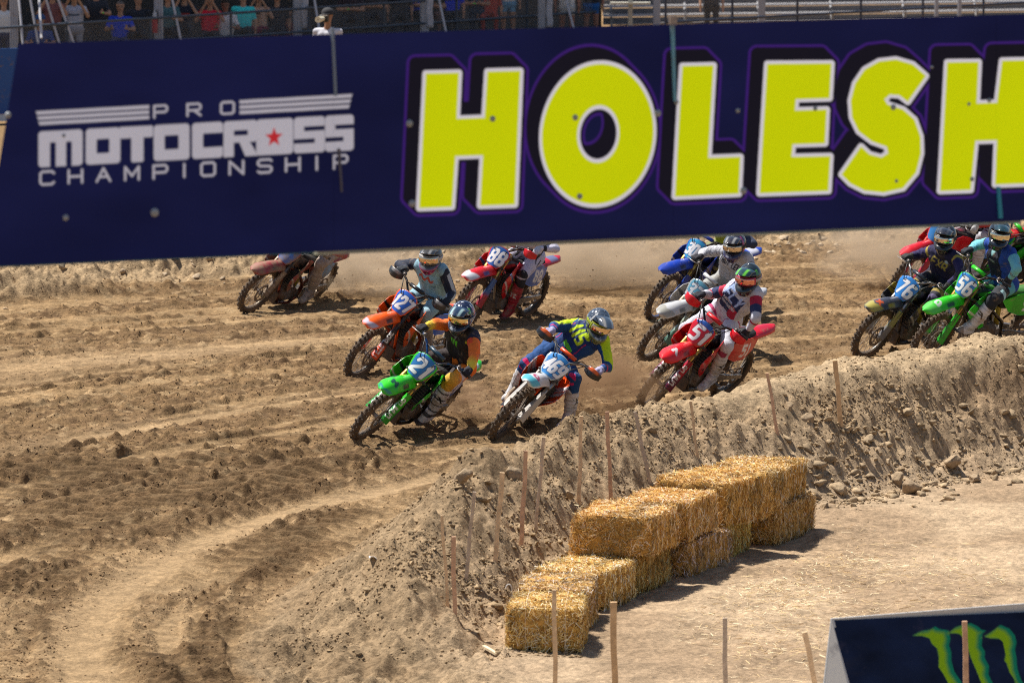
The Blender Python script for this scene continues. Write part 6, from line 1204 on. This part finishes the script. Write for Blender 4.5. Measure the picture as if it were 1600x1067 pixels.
bikes = {
 'A': (dict(ftip=(.30, .05, .06), c=(.30, .010, .03), plate=BLU, num=' ', tube=(.15, .12, .10), guard=(.10, .07, .06), dirty=True, rim=(.30, .25, .2), frame=(.25, .06, .05), side=(.15, .35, .6), gtext='LETS RIDE', gtc=(.4, .35, .3)), 'muddy red race motorcycle at the far left of the pack', dict(paint=pA, boot=[(.36, .30, .25), (.25, .2, .17), (.1, .08, .06)], look=(15, 10, 10), hel=HEL['X']), 'rider with mud caked boots on the far left motorcycle, mostly hidden by the board'),
 'B': (dict(c=(.90, .115, .008), plate=(.03, .14, .62), num='127', tube=(.05, .05, .055), guard=(.02, .02, .025), guard2=(.75, .07, .01), gtext='LETS RIDE', ftip=(.50, .45, .55), ts=.88, rim=BLK, frame=(.75, .09, .01), tail=(.75, .07, .01), hg=(.03, .03, .035), hg2=(.3, .3, .3), pad=BLK, prim=(.80, .10, .01)), 'orange race motorcycle with blue plate number 127', dict(paint=pB, boot=[(.26, .22, .20), (.18, .15, .14), (.06, .05, .05)], look=(14, 14, 6), hel=HEL['B']), 'rider in pale blue jersey with navy sleeves on the orange motorcycle'),
 'C': (dict(c=KW, c2=(.02, .30, .01), plate=(.03, .18, .48), num='21', tube=GLD, guard=(.03, .42, .015), guard2=(.02, .26, .02), gtext='DUNLOP', ftip=(.02, .25, .22), ts=.93, ftext='M', fmark=(.01, .03, .05), rim=BLK, frame=(.03, .03, .03), acc=(.01, .03, .03), bar=(.03, .10, .25), pad=(.02, .05, .08), tail=KW, side=(.03, .10, .40)), 'bright green race motorcycle with blue plate number 21', dict(paint=pC, boot=[(.66, .66, .72), (.05, .05, .06), (.06, .05, .05)], toe=(.6, .6, .62), blogo='fox', look=(22, 20, 14), hel=HEL['C']), 'rider in black and orange gear with green claw emblem on the chest'),
 'D': (dict(c=(.72, .075, .012), c2=(.62, .62, .66), plate=(.05, .27, .66), num='469', tube=(.45, .40, .36), guard=(.42, .40, .38), guard2=(.50, .46, .42), fender=(.66, .66, .68), ftip=(.10, .45, .55), fmark=(.5, .02, .12), ftext='O', tank=(.70, .08, .01), rim=BLK, frame=(.68, .07, .01), tail=(.6, .6, .6), acc=(.62, .62, .64), hg=(.02, .02, .022), hg2=(.7, .12, .02), prim=(.45, .55, .62), bar=(.3, .3, .32)), 'white and orange race motorcycle with light blue plate number 469', dict(paint=pD, boot=BST, blogo='fox', look=(-14, 30, 16), hel=HEL['D']), 'rider in blue and neon yellow gear with one boot on the ground'),
 'E': (dict(c=(.62, .012, .02), plate=(.03, .12, .42), num='88', tube=GLD, guard=(.04, .10, .28), guard2=(.35, .02, .03), ftip=(.65, .65, .70), rim=BLK, frame=(.30, .29, .28), acc=(.04, .10, .30), hg=(.6, .012, .02), tail=(.55, .012, .03), tail2=(.05, .20, .35), side=(.04, .13, .45)), 'red race motorcycle with blue plate number 88 behind the orange one', dict(paint=pE, boot=[(.35, .012, .03), (.20, .01, .02), (.10, .02, .02)], toe=(.3, .02, .03), blogo='star', blc=(.65, .6, .62), look=(15, 12, 8), hel=HEL['X']), 'rider in white and black gear with red boots'),
 'F': (dict(c=(.012, .05, .42), plate=(.04, .32, .60), num='308', tube=GLD, guard=(.02, .05, .30), guard2=(.02, .04, .15), rim=(.02, .08, .3), frame=(.06, .06, .08), ftip=(.02, .05, .35), fmark=(.4, .42, .05), acc=(.02, .02, .05), tail=(.015, .06, .45), prim=(.02, .10, .45)), 'blue race motorcycle with cyan number plate behind the white one', dict(paint=pF, boot=[(.3, .28, .12), (.05, .05, .05), (.05, .04, .04)], look=(15, 12, 8), hel=HEL['X']), 'rider in black and lime gear on the blue motorcycle, mostly hidden'),
 'G': (dict(c=(.55, .55, .56), plate=(.10, .30, .42), num='371', numc=(.5, .52, .55), tube=(.42, .34, .22), guard=(.30, .36, .30), guard2=(.10, .20, .15), dirty=False, rim=(.30, .27, .22), frame=(.25, .25, .25), ftip=(.35, .34, .30), fmark=(.35, .28, .12), tail=(.55, .55, .58), prim=(.32, .36, .38), acc=(.15, .16, .17)), 'dusty white race motorcycle between the blue and the red 51', dict(paint=pG, boot=BST, look=(18, 18, 6), hel=HEL['G']), 'rider in pale grey striped jersey and dark purple helmet'),
 'H': (dict(c=(.70, .010, .018), plate=(.62, .012, .035), num='51', pband=(.03, .10, .40), tube=GLD, guard=(.38, .01, .03), guard2=(.12, .01, .04), gtext='DUNLOP', ftip=(.70, .014, .02), fmark=(.7, .7, .72), ftext='V', rim=BLK, frame=(.32, .31, .30), acc=(.25, .008, .02), hg=(.70, .010, .02), tail=(.68, .010, .03), tail2=(.5, .02, .05), side=(.60, .008, .02), wl=.3, shade=(.2, .0, .01), bar=(.03, .03, .035)), 'bright red race motorcycle with white number 51', dict(paint=pH, boot=[(.62, .62, .66), (.42, .42, .45), (.05, .045, .05)], blogo='star', look=(26, 16, 10), hel=HEL['H']), 'rider in white, navy and red gear with teal and black helmet'),
 'I': (dict(c=(.03, .035, .05), c2=(.40, .32, .04), plate=(.03, .22, .62), num='76', tube=(.34, .33, .34), guard=(.30, .28, .10), guard2=(.18, .17, .17), fender=(.05, .055, .08), ftip=(.40, .34, .08), fmark=(.6, .10, .02), rim=(.30, .28, .25), frame=(.04, .04, .045), acc=(.35, .28, .03), bar=(.35, .35, .35), prim=(.03, .22, .62), tail=(.03, .03, .05), dirty=False), 'black and yellow race motorcycle with blue plate number 76', dict(paint=pI, boot=[(.10, .10, .11), (.05, .05, .05), (.04, .04, .04)], look=(14, 14, 10), hel=HEL['I']), 'rider in dark navy jersey with gold lettering and black helmet'),
 'J': (dict(c=KW, c2=(.02, .30, .01), plate=(.04, .24, .62), num='56', tube=(.48, .26, .05), guard=(.03, .48, .02), guard2=(.03, .40, .03), gtext='DUNLOP', gtc=(.05, .2, .05), ftip=(.10, .60, .08), fmark=(.6, .62, .6), ftext='O', rim=BLK, frame=(.03, .03, .03), acc=(.01, .03, .04), tail=KW, side=(.03, .4, .02), tail2=KW, seat=(.03, .16, .02), prim=KW), 'bright green race motorcycle with blue plate number 56, rightmost of the near bikes', dict(paint=pJ, boot=[(.62, .64, .70), (.45, .47, .5), (.04, .04, .045)], toe=(.25, .22, .2), blogo='fox', look=(4, 16, 12), hel=HEL['J']), 'rider in black, blue and cyan gear with dark glossy helmet'),
 'K': (dict(c=(.62, .010, .02), plate=(.04, .2, .5), num=' ', tube=(.5, .02, .03), guard=(.40, .02, .05), ftip=(.62, .03, .04), fmark=(.6, .3, .3), rim=(.4, .02, .03), frame=(.3, .3, .3), acc=(.3, .01, .02), tail=(.6, .01, .02), tail2=(.5, .01, .02)), 'red race motorcycle half hidden behind the rider with black helmet', dict(paint=pK, boot=BST, look=(15, 12, 8), hel=HEL['X']), 'rider in red with white and black striped trousers behind the dark navy rider'),
 'L': (dict(c=KW, plate=(.04, .2, .5), num=' ', tube=(.30, .28, .25), guard=(.03, .4, .02), rim=BLK, frame=(.05, .05, .05), tail=KW, ftip=(.05, .5, .03)), 'green race motorcycle hidden behind the rider in blue and cyan', dict(paint=pL, boot=BST, look=(15, 12, 8), hel=HEL['X']), 'rider in pink and many colours at the far right edge'),
}
bikes['D'][0]['free'] = True; bikes['D'][0]['foot'] = (-.45, -.85, -.08)
bikes['C'][0]['foot'] = (-.75, -.55, -.45); bikes['J'][0]['foot'] = (-.85, -.45, -.05); bikes['H'][0]['foot'] = (-.55, -.70, -.35); bikes['E'][0]['foot'] = (-.55, -.55, -.55)
for kk, (S, lab, RD, rlab) in bikes.items():
    q = POSE['b'][kk]; root, st, FS, cz = motorcycle(q, S, lab); rider(q, POSE['r'][kk], S, RD, rlab, st, FS, cz)

# ------------------------------------------------------------------ dust and flying soil
def dust(loc, size, dens, seed, label, col=(.74, .59, .43), rotz=0.0):
    o = mesh('dust_cloud', IV * 1.0, IF, None); o.scale = size; o.location = loc; o.rotation_euler.z = rotz; tag(o, label, kind='stuff')
    m = bpy.data.materials.new('dust'); m.use_nodes = True; t = m.node_tree; N = t.nodes; L = t.links; N.remove(N['Principled BSDF']); v = N.new('ShaderNodeVolumePrincipled'); v.inputs['Color'].default_value = (*col, 1); v.inputs['Anisotropy'].default_value = .2
    tc = N.new('ShaderNodeTexCoord'); ln = N.new('ShaderNodeVectorMath'); ln.operation = 'LENGTH'; L.new(tc.outputs['Object'], ln.inputs[0]); fo = N.new('ShaderNodeMapRange'); fo.inputs['From Min'].default_value = .92; fo.inputs['From Max'].default_value = .15; L.new(ln.outputs['Value'], fo.inputs['Value'])
    n = N.new('ShaderNodeTexNoise'); n.noise_dimensions = '4D'; n.inputs['W'].default_value = seed * 3.1; n.inputs['Scale'].default_value = 2.2; n.inputs['Detail'].default_value = 5; n.inputs['Roughness'].default_value = .6; L.new(tc.outputs['Object'], n.inputs['Vector']); mr = N.new('ShaderNodeMapRange'); mr.inputs['From Min'].default_value = .42; mr.inputs['From Max'].default_value = .68; L.new(n.outputs['Fac'], mr.inputs['Value'])
    mu = N.new('ShaderNodeMath'); mu.operation = 'MULTIPLY'; L.new(fo.outputs[0], mu.inputs[0]); L.new(mr.outputs[0], mu.inputs[1]); m2 = N.new('ShaderNodeMath'); m2.operation = 'MULTIPLY'; m2.inputs[1].default_value = dens * 3.2; L.new(mu.outputs[0], m2.inputs[0]); L.new(m2.outputs[0], v.inputs['Density']); L.new(v.outputs[0], N['Material Output'].inputs['Volume']); o.data.materials.append(m)
dust((-1.75, 73.6, .35), (1.3, 1.1, .5), 2.6, 1, 'pale dust drifting behind the far left motorcycle')
dust((1.35, 74.6, .5), (1.5, 1.5, .65), 2.8, 2, 'pale dust behind the red motorcycle with number 88')
dust((1.0, 61.2, .3), (.75, .9, .45), 3.2, 3, 'brown dust thrown up beside the blue and yellow rider', (.45, .29, .17))
dust((5.2, 74.8, .5), (1.6, 1.4, .55), 1.6, 4, 'thin dust behind the blue motorcycle')
dust((-.45, 60.5, .2), (.45, .5, .3), 3.0, 5, 'brown dust at the rear wheel of the green motorcycle 21', (.5, .33, .2))
def spray(c, s, n, seed): r = np.random.default_rng(seed); return np.array(c) + r.normal(size=(n, 3)) * np.array(s)
P = np.vstack([spray((1.0, 61.3, .35), (.4, .5, .25), 900, 1), spray((-.3, 60.4, .15), (.3, .35, .10), 400, 2), spray((-2.2, 73.1, .18), (.6, .4, .12), 350, 3), spray((.9, 71.8, .3), (.6, .5, .2), 300, 4), spray((3.4, 68, .4), (.7, .6, .3), 350, 5), spray((3.0, 63.8, .3), (.4, .5, .2), 250, 6), spray((5.8, 68.2, .4), (.7, .5, .3), 200, 7)]); P = P[P[:, 2] > .03]
S_ = .003 + .012 * RNG.random(len(P)) ** 4
scatter('flying_soil', P, S_, clodcol(len(P), (.20, .125, .07)), IV0, IF0, M_ROCK, kind='stuff', label='crumbs of soil thrown up by the rear wheels')
